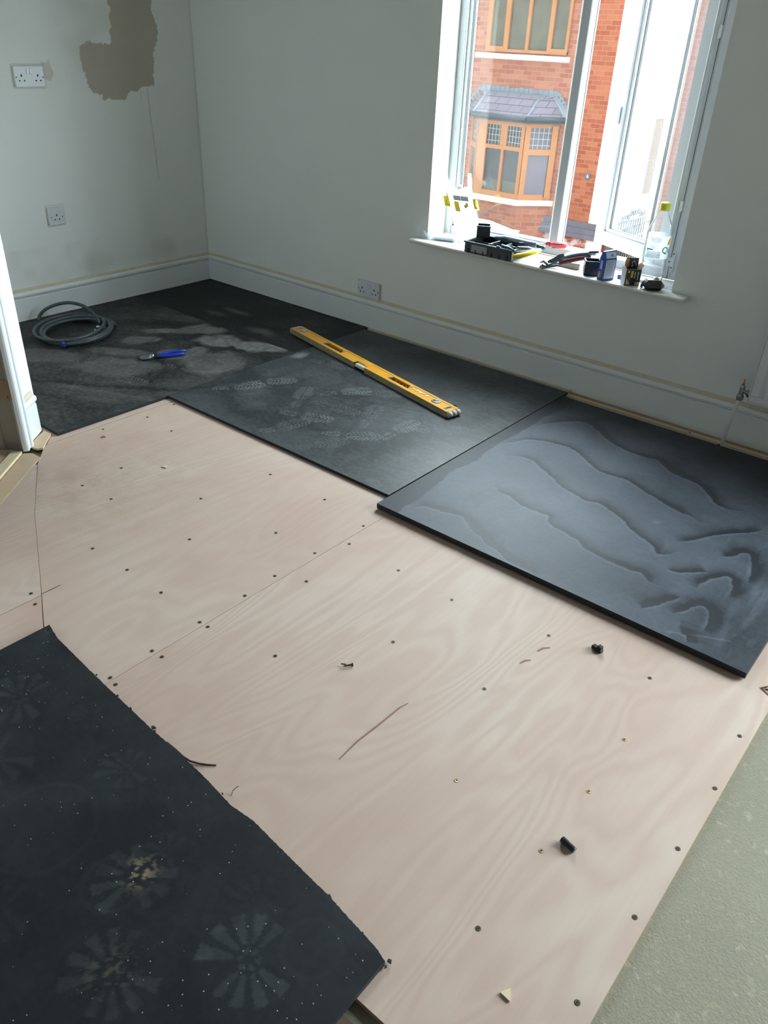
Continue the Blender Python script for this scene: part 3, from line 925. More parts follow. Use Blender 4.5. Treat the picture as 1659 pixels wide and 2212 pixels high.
for (x, y) in SCR:
    kd = 'brass' if (x, y) in BRASS else 'dark'
    if x > 2.542: par = boards['b']
    elif y < -2.33 and x < 2.12: par = boards['c']
    elif y < -2.33 and x < 2.3: par = boards['d']
    else: par = boards['a']
    lx, ly = x - par.location.x, y - par.location.y
    if kd not in first:
        o = screw_mesh(M['brass'] if kd == 'brass' else M['screw_dark']).build('screw', par, (lx, ly, 0))
        first[kd] = o
    else:
        o = first[kd].copy(); col.objects.link(o); o.parent = par; o.location = (lx, ly, 0)
    o.rotation_euler = (0, 0, random.uniform(0, 1.5))
    if kd == 'brass': o['label'] = 'bright brass screw head'
# score marks and cracks on the boards (thin flat strips, groove shadow put into their dark colour)
def line_strip(name, pts, w, m_, parent, z=.0002):
    b = MB()
    lx, ly = parent.location.x, parent.location.y
    n = len(pts); L = []; Rr = []
    for i, p in enumerate(pts):
        a = Vector(pts[min(i + 1, n - 1)]) - Vector(pts[max(i - 1, 0)])
        nn = Vector((-a.y, a.x)).normalized()
        ww = w * (0.3 + 0.7 * math.sin(PI * (i + .5) / n)) / 2
        L.append((p[0] + nn.x * ww - lx, p[1] + nn.y * ww - ly, z)); Rr.append((p[0] - nn.x * ww - lx, p[1] - nn.y * ww - ly, z))
    b.add(L + Rr, [(i, i + n, i + n + 1, i + 1) for i in range(n - 1)], m_)
    return b.build(name, parent)
M['crack'] = simple('dark_split_in_veneer', (0.26, 0.15, 0.10), 0.9)
M['kerf'] = simple('saw_kerf_dark', (0.05, 0.03, 0.02), 0.9)
line_strip('veneer_split', [(3.104, -2.215), (3.100, -2.15), (3.104, -2.08), (3.106, -2.01), (3.112, -1.985)], .005, M['crack'], boards['b'])
line_strip('veneer_split', [(3.245, -1.62), (3.25, -1.60), (3.262, -1.585)], .007, M['crack'], boards['b'])
line_strip('veneer_split', [(3.235, -1.69), (3.24, -1.672), (3.25, -1.66)], .006, M['crack'], boards['b'])
line_strip('saw_cut', [(2.119, -2.335), (2.119, -2.30), (2.119, -2.275)], .003, M['kerf'], boards['a'])
line_strip('veneer_split', [(3.745, -1.335), (3.725, -1.365), (3.76, -1.385)], .008, M['kerf'], boards['b'])

# battens and strips at the threshold
b = MB()
b.prism([tuple(dpt(*q).xy) for q in ((.172, .002), (.168, .030), (.20, .074), (.236, .068), (.523, .063), (1.2, .055), (1.2, .002))], -.0122, .0012, M['timber'])
tag(b.build('threshold_board'), 'flat tan wooden strip lying across the doorway next to the plywood', 'floor strip')
b = MB()
p = [dpt(.170, -.004), dpt(.96, -.004), dpt(.96, -.040), dpt(.170, -.040)]
b.prism([(q.x, q.y) for q in p], -.012, .009, M['timber_pale'])
tag(b.build('threshold_batten'), 'pale thin batten along the doorway edge, with a light sawn edge', 'floor strip')
b = MB()
p = [dpt(.150, -.046), dpt(.96, -.046), dpt(.96, -.14), dpt(.150, -.14)]
b.prism([(q.x, q.y) for q in p], -.015, .003, M['timber'])
b.lathe([(.004, 0), (.004, .001)], dpt(.25, -.09, .003), M['screw_dark'], 10)
tag(b.build('threshold_plank'), 'wider tan plank inside the door opening, with one nail head', 'floor strip')
b = MB()
b.prism([(1.286, -1.895), (1.218, -1.802), (1.262, -1.80), (1.300, -1.838), (1.345, -1.880), (1.338, -1.898), (1.318, -1.905)], .0003, .0075, M['timber'])
tag(b.build('wood_packer'), 'short tan wooden offcut under the skirting end by the doorway', 'wood offcut')
# strips between the skirting and the right-hand black mat
b = MB()
b.prism([(2.47, -.0275), (3.76, -.0275), (3.76, .001), (2.47, .001)], -.0122, .001, M['mdf'])
for x in (2.55, 2.86, 3.26, 3.30):
    b.lathe([(.0025, 0), (.0025, .0006)], (x, -.012, .001), M['dark'], 8)
tag(b.build('hardboard_strip'), 'brown strip along the foot of the skirting behind the right-hand black mat', 'floor strip')
b = MB()
b.prism([(2.472, -.050), (3.76, -.050), (3.76, -.0285), (2.472, -.0285)], -.010, .003, M['timber_pale'])
b.lathe([(.004, 0), (.004, .0006)], (3.03, -.040, .003), M['dark'], 8)
tag(b.build('pale_wood_strip'), 'thin pale softwood strip in front of the brown strip below the window wall', 'floor strip')

# ================================================================== RUBBER MATS
def shoe_print(X, Y, cx, cy, a, kind, L=0.28, W=0.10, rng=None):
    dx, dy = X - cx, Y - cy
    u = (dx * math.cos(a) + dy * math.sin(a)) / (L / 2)
    v = (-dx * math.sin(a) + dy * math.cos(a)) / (W / 2)
    w = 0.80 + 0.22 * u - 0.18 * (u < -0.1) + .10 * (u < -.6)
    sole = (np.abs(u) ** 2.6 + np.abs(v / w) ** 2.6) < 1
    sole &= ~((u > -.38) & (u < -.16))
    if kind == 'chev':
        g = (u * 7.5 + np.abs(v) * 1.6) % 1.0 < .52
        g &= np.abs(v) > .08
        g &= (np.abs(v) * 3.1) % 1.0 > .14
    elif kind == 'fan':
        r = np.hypot((u - .35) * L / 2, v * W / 2); th = np.arctan2(v * W / 2, (u - .35) * L / 2)
        g = ((th / (2 * PI) * 13) % 1 < .5) & (r > .018)
        g |= (r < .016) & (((th / (2 * PI) * 5) % 1) < .55) & (r > .006)
        r2_ = np.hypot((u + .7) * L / 2, v * W / 2); t2 = np.arctan2(v * W / 2, (u + .7) * L / 2)
        g = np.where(u < -.2, ((t2 / (2 * PI) * 9) % 1 < .5) & (r2_ > .012), g)
    else:
        g = np.ones(X.shape, bool)
    return (sole & g).astype(float)

def fan_mark(X, Y, cx, cy, R, n, a0, lo=.3):
    r = np.hypot(X - cx, Y - cy); th = (np.arctan2(Y - cy, X - cx) - a0) / (2 * PI) * n
    f = th % 1.0
    sec = np.floor(th) % n
    hh = np.array([((k * 7919) % 13) / 13. for k in range(n)])[sec.astype(int) % n]
    g = (np.abs(f - .5) < .24 + .06 * hh) & (r > lo * R) & (r < R * (.78 + .25 * hh)) & (hh > .18)
    g2 = (r < lo * R * .75) & (r > lo * R * .35) & ((th * .5) % 1 < .5)
    return g * (.6 + .4 * hh) + g2 * .8

def make_mat(name, label, O, size, zt, th, m_, fn, rz=0.0, res=.004, group=None, wav=0.0):
    t = thing(name, label, 'rubber mat', (O[0], O[1], 0), rz)
    nu, nv = int(size[0] / res) + 1, int(size[1] / res) + 1
    c, s_ = math.cos(rz), math.sin(rz)
    def f2(P):
        X = O[0] + P[..., 0] * c - P[..., 1] * s_
        Y = O[1] + P[..., 0] * s_ + P[..., 1] * c
        return fn(X, Y)
    attr_grid('mat_surface', (0, 0, zt), (size[0], 0, 0), (0, size[1], 0), nu, nv, m_, f2, t)
    b = MB()
    e_ = .0
    x0, y0, x1_, y1_ = -e_, -e_, size[0] + e_, size[1] + e_
    z0, z1 = zt - th, zt
    b.add([(x0, y0, z0), (x1_, y0, z0), (x1_, y1_, z0), (x0, y1_, z0), (x0, y0, z1), (x1_, y0, z1), (x1_, y1_, z1), (x0, y1_, z1)],
          [(3, 2, 1, 0), (0, 1, 5, 4), (1, 2, 6, 5), (2, 3, 7, 6), (3, 0, 4, 7)], M['black_rubber'])
    b.build('mat_edge', t)
    return t

def st(*ch):
    return np.stack(ch, -1)

def mat_a_fn(X, Y):      # near the cable
    R = np.zeros(X.shape)
    wx = X + (fnoise(X, Y, 7, 5) - .5) * .12; wy = Y + (fnoise(X, Y, 7, 15) - .5) * .12
    for (cx, cy, rx, ry, s_) in ((.741, -.663, .10, .06, .55), (.631, -.966, .09, .05, .3), (.618, -.793, .12, .04, .45), (.93, -.70, .12, .07, .65), (1.097, -.625, .14, .06, .6), (.716, -1.122, .14, .05, .25), (.95, -.93, .10, .06, .35), (.95, -.86, .07, .035, .35), (1.12, -.9, .12, .12, .25), (.5, -1.38, .14, .07, .2), (.85, -1.25, .2, .08, .22)):
        a = .6
        dx, dy = wx - cx, wy - cy
        u = (dx * math.cos(a) + dy * math.sin(a)) / rx; v = (-dx * math.sin(a) + dy * math.cos(a)) / ry
        q = np.clip(1.25 - np.hypot(u, v), 0, 1)
        R = np.maximum(R, np.clip(q * 2.6, 0, 1) * s_ * 1.25 * (.35 + 1.0 * fnoise(X * 1.6, Y, 40, 8)))
    for (cx, cy, a, s_) in ((.715, -1.285, .9, .35), (.475, -.619, .3, .25), (.374, -.752, .5, .22), (.458, -1.321, 1.2, .18), (1.085, -1.031, .6, .28), (.88, -1.42, 2.2, .22), (.62, -1.5, .4, .15), (1.0, -1.3, .2, .2)):
        R = np.maximum(R, shoe_print(X, Y, cx, cy, a, 'chev', .26, .095) * s_ * (fnoise(X, Y, 30, 2) > .38))
    D, S, T = segd(X, Y, [(.55, -1.62), (.95, -1.50), (1.27, -1.36)])
    R += np.exp(-(D / .015) ** 2) * .12
    D, S, T = segd(X, Y, [(.7, -1.60), (1.0, -1.42), (1.27, -1.22)])
    G = np.exp(-(D / .02) ** 2) * .15
    return st(R, G, 0 * R)
def mat_b_fn(X, Y):      # back strip in the corner
    R = np.zeros(X.shape)
    for (cx, cy, rx, ry, s_) in ((.628, -.323, .12, .03, .45), (.55, -.42, .10, .03, .25), (.95, -.45, .10, .05, .35), (1.1, -.35, .09, .05, .25)):
        q = np.clip(1.2 - np.hypot((X - cx) / rx, (Y - cy) / ry) + (fnoise(X, Y, 14, 3) - .5), 0, 1)
        R = np.maximum(R, q * s_)
    return st(R, .12 + 0 * R, 0 * R)
def mat_c_fn(X, Y):      # under the spirit level
    R = np.zeros(X.shape)
    for (cx, cy, a, s_) in ((1.416, -1.014, 1.0, .55), (1.471, -.874, .95, .5), (1.78, -.729, 1.0, .42), (1.683, -.905, 2.1, .32), (1.834, -1.027, .4, .4), (1.897, -.638, .7, .25), (2.079, -1.03, .6, .45), (2.183, -.863, 1.6, .38), (2.017, -.846, 2.0, .3), (1.86, -.881, .2, .25), (1.84, -1.157, 1.3, .3), (1.513, -.531, .3, .3), (2.05, -1.17, 1.1, .2), (2.3, -.75, .8, .22)):
        R = np.maximum(R, shoe_print(X, Y, cx, cy, a, 'chev', .235, .09) * s_ * (.5 + .5 * (fnoise(X, Y, 30, 2) > .42)))
    q = np.clip(1.2 - np.hypot((X - 1.327) / .035, (Y + .559) / .06) + (fnoise(X, Y, 30, 3) - .5) * .9, 0, 1)
    R = np.maximum(R, q * .8)
    R += np.clip(fnoise(X * 1.0, Y * 3.0, 16, 21) - .5, 0, 1) * .35 * np.clip((X - 1.9) * 2, 0, 1)
    return st(R, 0 * R, 0 * R)

RIP = [[(2.555, -0.502), (2.584, -0.411), (2.64, -0.334), (2.694, -0.293), (2.764, -0.328), (2.824, -0.375), (2.917, -0.413), (2.996, -0.419), (3.048, -0.408), (3.116, -0.46), (3.176, -0.476), (3.231, -0.484), (3.282, -0.528), (3.324, -0.577), (3.375, -0.583), (3.414, -0.56)],
[(2.54, -0.723), (2.575, -0.652), (2.605, -0.595), (2.669, -0.56), (2.735, -0.548), (2.79, -0.556), (2.851, -0.598), (2.929, -0.639), (2.984, -0.636), (3.038, -0.633), (3.095, -0.661), (3.147, -0.68), (3.197, -0.698), (3.255, -0.718), (3.296, -0.72), (3.342, -0.747)],
[(2.613, -0.776), (2.652, -0.743), (2.709, -0.736), (2.765, -0.772), (2.825, -0.801), (2.884, -0.839), (2.949, -0.857), (2.991, -0.868), (3.035, -0.851), (3.09, -0.874), (3.133, -0.894), (3.173, -0.926), (3.225, -0.953), (3.265, -0.971), (3.303, -1.007), (3.33, -0.981), (3.345, -0.942)],
[(2.693, -0.975), (2.737, -1.014), (2.786, -1.023), (2.854, -1.044), (2.909, -1.045), (2.944, -1.043), (2.975, -1.083), (3.024, -1.094), (3.081, -1.107), (3.129, -1.135), (3.179, -1.14), (3.22, -1.145), (3.273, -1.145), (3.308, -1.138), (3.341, -1.163), (3.376, -1.161)],
[(2.59, -1.316), (2.612, -1.274), (2.654, -1.265), (2.702, -1.251), (2.748, -1.237), (2.802, -1.275), (2.851, -1.295), (2.894, -1.319), (2.942, -1.327), (2.981, -1.35), (3.024, -1.352), (3.066, -1.354), (3.098, -1.356)],
[(3.32, -0.901), (3.354, -0.851), (3.386, -0.793), (3.427, -0.735), (3.465, -0.69), (3.502, -0.64)],
[(3.45, -0.887), (3.472, -0.867), (3.493, -0.821), (3.522, -0.821), (3.547, -0.899), (3.56, -0.983)],
[(3.452, -1.106), (3.463, -1.041), (3.483, -0.999), (3.509, -0.975), (3.536, -1.021), (3.541, -1.077)],
[(3.375, -1.296), (3.397, -1.261), (3.421, -1.217), (3.442, -1.168)],
[(3.452, -1.26), (3.473, -1.212), (3.492, -1.173), (3.518, -1.171), (3.54, -1.221), (3.546, -1.282)],
[(3.358, -1.066), (3.391, -1.057), (3.421, -1.024), (3.453, -0.994)],
[(3.498, -1.326), (3.516, -1.322), (3.53, -1.348)]]
def smooth_line(p, sub=4):
    P = np.array(p); n = len(P); out = []
    for i in range(n - 1):
        p0, p1, p2, p3 = P[max(i - 1, 0)], P[i], P[i + 1], P[min(i + 2, n - 1)]
        for k in range(sub):
            t = k / sub
            out.append(tuple(.5 * ((2 * p1) + (-p0 + p2) * t + (2 * p0 - 5 * p1 + 4 * p2 - p3) * t * t + (-p0 + 3 * p1 - 3 * p2 + p3) * t ** 3)))
    out.append(tuple(P[-1]))
    return out
def mat_w_fn(X, Y):      # wavy dried slurry
    wx = X + (fnoise(X, Y, 45, 6) - .5) * .012; wy = Y + (fnoise(X, Y, 45, 16) - .5) * .012
    R = .40 + (fnoise(X, Y, 4, 12) - .5) * .35
    # window sheen put into the tone: pale middle, darker to back, right and front
    R -= np.clip((Y + .55) * 1.1, 0, .35) + np.clip((X - 3.30) * .55, 0, .18) + np.clip((-.95 - Y) * .55, 0, .15)
    G = np.zeros(X.shape)
    for l in RIP:
        D, S, T = segd(wx, wy, smooth_line(l))
        env = np.clip(np.minimum(T, 1 - T) * 7, 0, 1)
        up_ = S > 0
        wd = .016 + .020 * fnoise(X, Y, 10, 9)
        G = np.maximum(G, np.where(up_, np.exp(-(D / wd) ** 1.3), np.exp(-(D / .0022) ** 2)) * env * .62)
        R += np.where(up_, 0, np.exp(-((D - .005) / .006) ** 2)) * env * .20
    edge = 2.515 + (fnoise(X * 0, Y, 9, 2) - .5) * .035 + np.clip(-1.0 - Y, 0, 1) * .09
    m_ = np.clip((edge + .035 - X) / .006, 0, 1)
    G = np.maximum(G, m_ * (.32 + .25 * fnoise(X, Y, 60, 2)))
    # smears on the right
    sm = np.clip(fnoise(X * 6, Y * .9, 9, 33) - .5, 0, 1) * 1.6 * np.clip((X - 3.36) * 5, 0, 1)
    R += sm * .45
    D = np.hypot(X - 3.225, Y + .835)
    R += np.exp(-(D / .013) ** 2) * .35
    D, S, T = segd(X, Y, [(3.47, -1.345), (3.545, -1.30), (3.61, -1.27)]); R += np.exp(-(D / .004) ** 2) * .25
    return st(np.clip(R, 0, 1), G, 0 * R)
def mat_n_fn(X, Y):      # near mat
    R = np.zeros(X.shape)
    for (cx, cy, Rr, n, a0, s_) in ((3.285, -2.632, .088, 12, .3, .62), (3.02, -2.665, .080, 11, 1.1, .42), (3.135, -2.79, .085, 12, .7, .45), (2.452, -2.575, .085, 12, .2, .4), (2.575, -2.70, .09, 12, .9, .35), (2.80, -2.535, .06, 11, .4, .34), (3.02, -2.60, .05, 10, .0, .22), (2.62, -2.50, .05, 11, .5, .15), (3.22, -2.55, .055, 11, .5, .12), (2.9, -2.86, .07, 12, .5, .2)):
        R = np.maximum(R, fan_mark(X, Y, cx, cy, Rr, n, a0) * s_)
    R *= (.10 + 1.1 * fnoise(X, Y, 60, 12))
    R += np.clip(fnoise(X, Y, 7, 70) - .48, 0, 1) * .5
    for c in ((3.0, -2.70, .055), (3.35, -2.55, .05), (2.80, -2.72, .1)):
        d = np.hypot(X - c[0], Y - c[1]); R += np.exp(-((d - c[2]) / .004) ** 2) * .10
    q = np.exp(-((X - 3.018) ** 2 + (Y + 2.655) ** 2) / .0007) * (fnoise(X, Y, 110, 5) > .58)
    B = q * .85 + .2 * np.exp(-((X - 3.13) ** 2 + (Y + 2.79) ** 2) / .0015) * (fnoise(X, Y, 120, 8) > .62)
    R += .45 * np.exp(-((X - 2.285) ** 2 + (Y + 2.41) ** 2) / .0005) * (fnoise(X, Y, 60, 8) > .45)
    return st(R, 0 * R, B)

make_mat('rubber_mat', 'dusty black rubber mat carrying the coiled cable and blue pincers', (.004, -1.785), (1.279, 1.240), .012, .012, M['mat_far'], mat_a_fn)
make_mat('rubber_mat', 'black rubber mat piece in the far corner against both skirtings', (.004, -.543), (1.279, .540), .012, .012, M['mat_far'], mat_b_fn)
make_mat('rubber_mat', 'black rubber mat with boot prints lying under the yellow spirit level', (1.285, -1.284), (1.190, 1.246), .012, .0115, M['mat_mid'], mat_c_fn)
mw = make_mat('rubber_mat', 'grey-black rubber mat with wavy dried slurry lines, at the right below the radiator', (2.492, -1.366), (1.192, 1.250), .022, .018, M['mat_wave'], mat_w_fn, rz=.002)

# near mat: its long far edge was cut by hand, so build it as an outline
def near_mat():
    t = thing('rubber_mat', 'darkest black rubber mat in the near left corner, with a ragged cut edge', 'rubber mat', (2.27, -2.4, 0))
    top = [(2.267, -2.394), (2.33, -2.408), (2.40, -2.413), (2.469, -2.418), (2.56, -2.424), (2.66, -2.429), (2.75, -2.434), (2.85, -2.436), (2.95, -2.442), (3.03, -2.451), (3.09, -2.446), (3.163, -2.452), (3.25, -2.459), (3.31, -2.463), (3.369, -2.471), (3.43, -2.478), (3.457, -2.486)]
    bot_y = -3.6
    zt, th = .0135, .0130
    nu, nv = 300, 300
    xs = np.linspace(top[0][0], top[-1][0], nu)
    ty = np.interp(xs, [p[0] for p in top], [p[1] for p in top]) + (np.random.rand(nu) - .5) * .0012
    me = bpy.data.meshes.new('mat_surface')
    vv = np.linspace(0, 1, nv)
    XX = np.repeat(xs[:, None], nv, 1)
    # right edge leans slightly
    YY = bot_y + (ty[:, None] - bot_y) * vv[None, :]
    P = np.stack([XX - 2.27, YY + 2.4, np.full(XX.shape, zt)], -1)
    idx = np.arange(nu * nv).reshape(nu, nv)
    q = np.stack([idx[:-1, :-1], idx[1:, :-1], idx[1:, 1:], idx[:-1, 1:]], -1).reshape(-1, 4)
    me.vertices.add(nu * nv); me.vertices.foreach_set('co', P.reshape(-1))
    me.loops.add(q.size); me.loops.foreach_set('vertex_index', q.reshape(-1).astype(np.int32))
    me.polygons.add(len(q)); me.polygons.foreach_set('loop_start', np.arange(0, q.size, 4, dtype=np.int32))
    me.update(calc_edges=True); me.materials.append(M['mat_near'])
    at = me.color_attributes.new('dust', 'FLOAT_COLOR', 'POINT')
    C = np.ones((nu, nv, 4)); C[..., :3] = mat_n_fn(XX, YY)
    at.data.foreach_set('color', C.reshape(-1)); me.validate()
    o = bpy.data.objects.new('mat_surface', me); col.objects.link(o); o.parent = t
    b = MB()
    loop = [(x - 2.27, y + 2.4) for x, y in zip(xs, ty)] + [(xs[-1] - 2.27, bot_y + 2.4), (xs[0] - 2.27, bot_y + 2.4)]
    n = len(loop)
    vs = [(x, y, zt) for x, y in loop] + [(x, y, zt - th) for x, y in loop]
    b.add(vs, [(i, (i + 1) % n, (i + 1) % n + n, i + n) for i in range(n)], M['black_rubber'])
    b.build('mat_edge', t)
    # rubber burrs hanging off the cut edge
    for (x, y, s_) in ((2.655, -2.424, .006), (2.742, -2.425, .009), (2.752, -2.431, .007), (2.505, -2.414, .004), (2.60, -2.421, .004), (3.305, -2.459, .007), (3.395, -2.472, .005), (3.459, -2.478, .007), (3.461, -2.488, .006), (2.99, -2.440, .004)):
        b = MB()
        pts = [(math.cos(k * 1.3 + x * 9) * s_ * random.uniform(.2, 1.0), math.sin(k * 1.3 + x * 9) * s_ * random.uniform(.2, .8)) for k in range(5)]
        b.prism(pts, 0, .004, M['black_rubber'])
        o = b.build('rubber_burr', t, (x - 2.27, y + 2.4, .003))
    return t
near_mat()

# ================================================================== LOOSE BITS ON THE PLYWOOD
def ribbon(name, label, pts, w, t_, m_, cat):
    """thin curled strip standing on edge"""
    b = MB()
    n = len(pts)
    vs = []
    for i, (x, y, z) in enumerate(pts):
        a = Vector(pts[min(i + 1, n - 1)][:2]) - Vector(pts[max(i - 1, 0)][:2])
        nn = Vector((-a.y, a.x)).normalized() * t_ / 2
        ww = w * (1 - .8 * i / n)
        vs += [(x + nn.x, y + nn.y, z), (x - nn.x, y - nn.y, z), (x - nn.x, y - nn.y, z + ww), (x + nn.x, y + nn.y, z + ww)]
    fs = []
    for i in range(n - 1):
        for k in range(4):
            fs.append((i * 4 + k, i * 4 + (k + 1) % 4, (i + 1) * 4 + (k + 1) % 4, (i + 1) * 4 + k))
    fs += [(3, 2, 1, 0), tuple((n - 1) * 4 + k for k in range(4))]
    b.add(vs, fs, m_)
    return tag(b.build(name), label, cat)
M['curl'] = simple('brown_black_rubber_sliver', (0.05, 0.03, 0.02), 0.7)
ribbon('rubber_shaving', 'thin dark curled rubber shaving at the ragged edge of the near mat', [(2.80, -2.432, .002), (2.83, -2.432, .003), (2.856, -2.433, .003), (2.875, -2.430, .002), (2.893, -2.421, .001), (2.908, -2.410, .0), (2.922, -2.399, .0)], .007, .0022, M['curl'], 'offcut')
ribbon('rubber_thread', 'tiny dark thread standing beside the near mat', [(3.004, -2.428, .0), (3.000, -2.421, .003), (3.002, -2.413, .008), (3.006, -2.409, .012)], .002, .001, M['curl'], 'offcut')
b = MB()
b.box((0, 0, .0055), (.030, .014, .011), M['black_rubber'], bev=.002)
b.box((.006, .002, .013), (.012, .012, .010), M['black_rubber'], bev=.001)
tag(b.build('rubber_offcut', loc=(3.358, -1.512, 0), rz=-.25), 'small stepped black rubber chunk on the plywood below the wavy mat', 'offcut')
b = MB()
b.lathe([(.0056, 0), (.0066, .001), (.0066, .014), (.0061, .0145), (.0061, .031), (.0056, .032)], (-.016, 0, .0067), M['black_plastic'], 16, axis=(1, 0, 0), smooth=False)
b.lathe([(.0038, 0), (.0038, .0004)], (.0160, 0, .0067), M['grey_steel'], 12, axis=(1, 0, 0), smooth=False)
tag(b.build('plastic_plug', loc=(3.580, -2.078, 0), rz=-.22), 'small black plastic tube lying on the pink plywood near the chipboard', 'plug')
b = MB()
b.lathe([(.0, 0), (.0015, .002), (.0022, .006), (.0024, .020), (.0045, .024), (.0045, .025)], (0, 0, 0), M['screw_dark'], 10, axis=(1, .1, 0))
b.tube([(-.004, .007, .002), (.008, .002, .003)], .0018, M['screw_dark'], 8)
tag(b.build('loose_screw', loc=(2.918, -1.997, .004), rz=.9), 'loose dark screw lying on the pink plywood sheet', 'screw')
def chip(label, x, y, s_, m_, rz=0):
    b = MB()
    b.prism([(-s_, -s_ * .5), (s_ * 1.1, -s_ * .7), (s_ * .3, s_)], 0, s_ * .3, m_)
    return tag(b.build('wood_chip', loc=(x, y, .0002), rz=rz), label, 'wood chip')
chip('pale folded wood chip in the middle of the paler plywood sheet', 1.763, -1.663, .010, M['timber_pale'], .4)
chip('pale triangular wood chip near the bottom of the pink plywood', 3.638, -2.393, .010, M['timber_pale'], 2.2)
chip('dark brown wood splinter beside the far left mat edge', 1.407, -1.675, .009, M['crack'], 1.0)
chip('reddish splinter chip at the right end of the wavy mat', 3.742, -1.352, .012, M['cardboard'], .5)
b = MB(); b.prism([(-.008, -.004), (.009, -.002), (.004, .006)], 0, .005, M['black_rubber'])
tag(b.build('rubber_crumb', loc=(2.205, -.52, .0122)), 'tiny black crumb on the mat right of the spirit level', 'offcut')

# ================================================================== SOCKETS
def socket(name, label, n_out, loc, rz):
    """front faces local -y; origin at plate centre on the wall"""
    t = thing(name, label, 'wall socket', loc, rz)
    w = .146 if n_out == 2 else .086
    b = MB()
    b.box((0, -.004, 0), (w - .004, .008, .082), M['cream'])
    b.box((0, -.0105, 0), (w, .007, .086), M['socket'], bev=.0025)
    b.build('plate', t)
    cs = (-.040, .040) if n_out == 2 else (0.0,)
    for c in cs:
        b = MB()
        y = -.0143
        b.box((c, y, .004), (.0055, .001, .0095), M['dark'])
        b.box((c - .0115, y, -.0165), (.0065, .001, .0055), M['dark'])
        b.box((c + .0115, y, -.0165), (.0065, .001, .0055), M['dark'])
        b.build('pin_holes', t)
    if n_out == 2:
        for sx in (-.0655, .0655):
            b = MB()
            b.lathe([(.0028, 0), (.0028, .0006)], (sx, -.0141, -.003), M['dark'], 10, axis=(0, -1, 0))
            b.build('fixing_screw', t)
        for sx in (-.008, .008):
            b = MB(); b.box((sx, -.0155, .0215), (.0125, .005, .024), M['rocker'], bev=.002); b.build('rocker_switch', t)
    else:
        for sx in (-.030, .030):
            b = MB()
            b.lathe([(.0028, 0), (.0028, .0006)], (sx, -.0141, -.005), M['dark'], 10, axis=(0, -1, 0))
            b.build('fixing_screw', t)
        b = MB(); b.box((.0275, -.0155, .022), (.0125, .005, .022), M['rocker'], bev=.002); b.build('rocker_switch', t)
    return t
socket('double_socket', 'white double socket just above the skirting left of the window', 2, (1.267, WY, .2055), 0)
socket('double_socket', 'white double socket high on the left wall beside the bare plaster patch', 2, (-.016, -.947, 1.101), PI / 2)
socket('single_socket', 'white single socket low on the left wall', 1, (-.016, -.930, .488), PI / 2)

# ================================================================== RADIATOR AND PIPE
rad = thing('radiator', 'white fluted panel radiator on the wall right of the window', 'radiator', (3.217, -.075, .206))
b = MB()
b.box((.5, .022, .27), (1.0, .040, .54), M['radiator'], bev=.006)
b.build('back_panel', rad)
b = MB()
xs = [0, .004, .030]
prof = [(0, .0), (0.003, -.006), (.030, -.006)]
x = .030
while x < .96:
    prof += [(x + .006, .001), (x + .016, .001), (x + .022, -.006), (x + .0333, -.006)]
    x += .0333
prof += [(.997, -.006), (1.0, 0)]
z0, z1 = .028, .515
vs = [(px, py, z0) for px, py in prof] + [(px, py, z1) for px, py in prof]
n = len(prof)
b.add(vs, [(i, i + 1, i + 1 + n, i + n) for i in range(n - 1)], M['radiator'])
b.box((.5, .000, .014), (1.0, .013, .028), M['radiator'], bev=.004)
b.box((.5, .000, .527), (1.0, .013, .028), M['radiator'], bev=.004)
b.build('fluted_front', rad)
b = MB(); b.box((-.001, .020, .27), (.004, .050, .54), M['radiator'], bev=.001); b.build('end_panel', rad)
for bx_ in (.15, .85):
    b = MB(); b.box((bx_, .060, .3), (.03, .038, .35), M['radiator']); b.build('wall_bracket', rad)

pp = thing('radiator_pipe', 'white painted pipe with a nickel valve rising from the floor beside the radiator', 'pipe', (3.168, -.068, 0))
b = MB(); b.tube([(0, 0, -.01), (.004, .002, .10), (.014, .006, .205)], .0078, M['pipe_white'], 14); b.build('pipe', pp)
b = MB()
b.lathe([(.0125, 0), (.0135, .004), (.0135, .016), (.011, .020), (.0095, .022), (.0095, .052), (.0085, .058), (.004, .060)], (.014, .006, .200), M['nickel'], 8, smooth=False)
b.lathe([(.008, 0), (.008, .012), (.0115, .014), (.0115, .028), (.010, .030)], (.020, .006, .236), M['nickel'], 8, axis=(1, 0, -.15), smooth=False)
b.box((.045, .004, .222), (.014, .012, .006), M['dark'])
b.build('valve', pp)
b = MB(); b.lathe([(.0045, 0), (.0045, .012), (.003, .014), (.003, .022)], (.014, .006, .258), M['copper'], 10); b.build('spindle', pp)
M['filler'] = simple('pinkish_filler', (0.60, 0.47, 0.38), 0.85, noise=.15, bump=.5)
b = MB()
b.lathe([(.0, .014), (.012, .012), (.020, .006), (.024, .0), (.024, -.01)], (-.002, -.002, 0), M['filler'], 9)
b.lathe([(.0, .009), (.010, .007), (.018, .0), (.018, -.01)], (-.020, -.012, 0), M['filler'], 8)
b.box((-.006, -.018, .010), (.010, .006, .005), M['dark'], rz=.4)
b.build('filler_blob', pp)

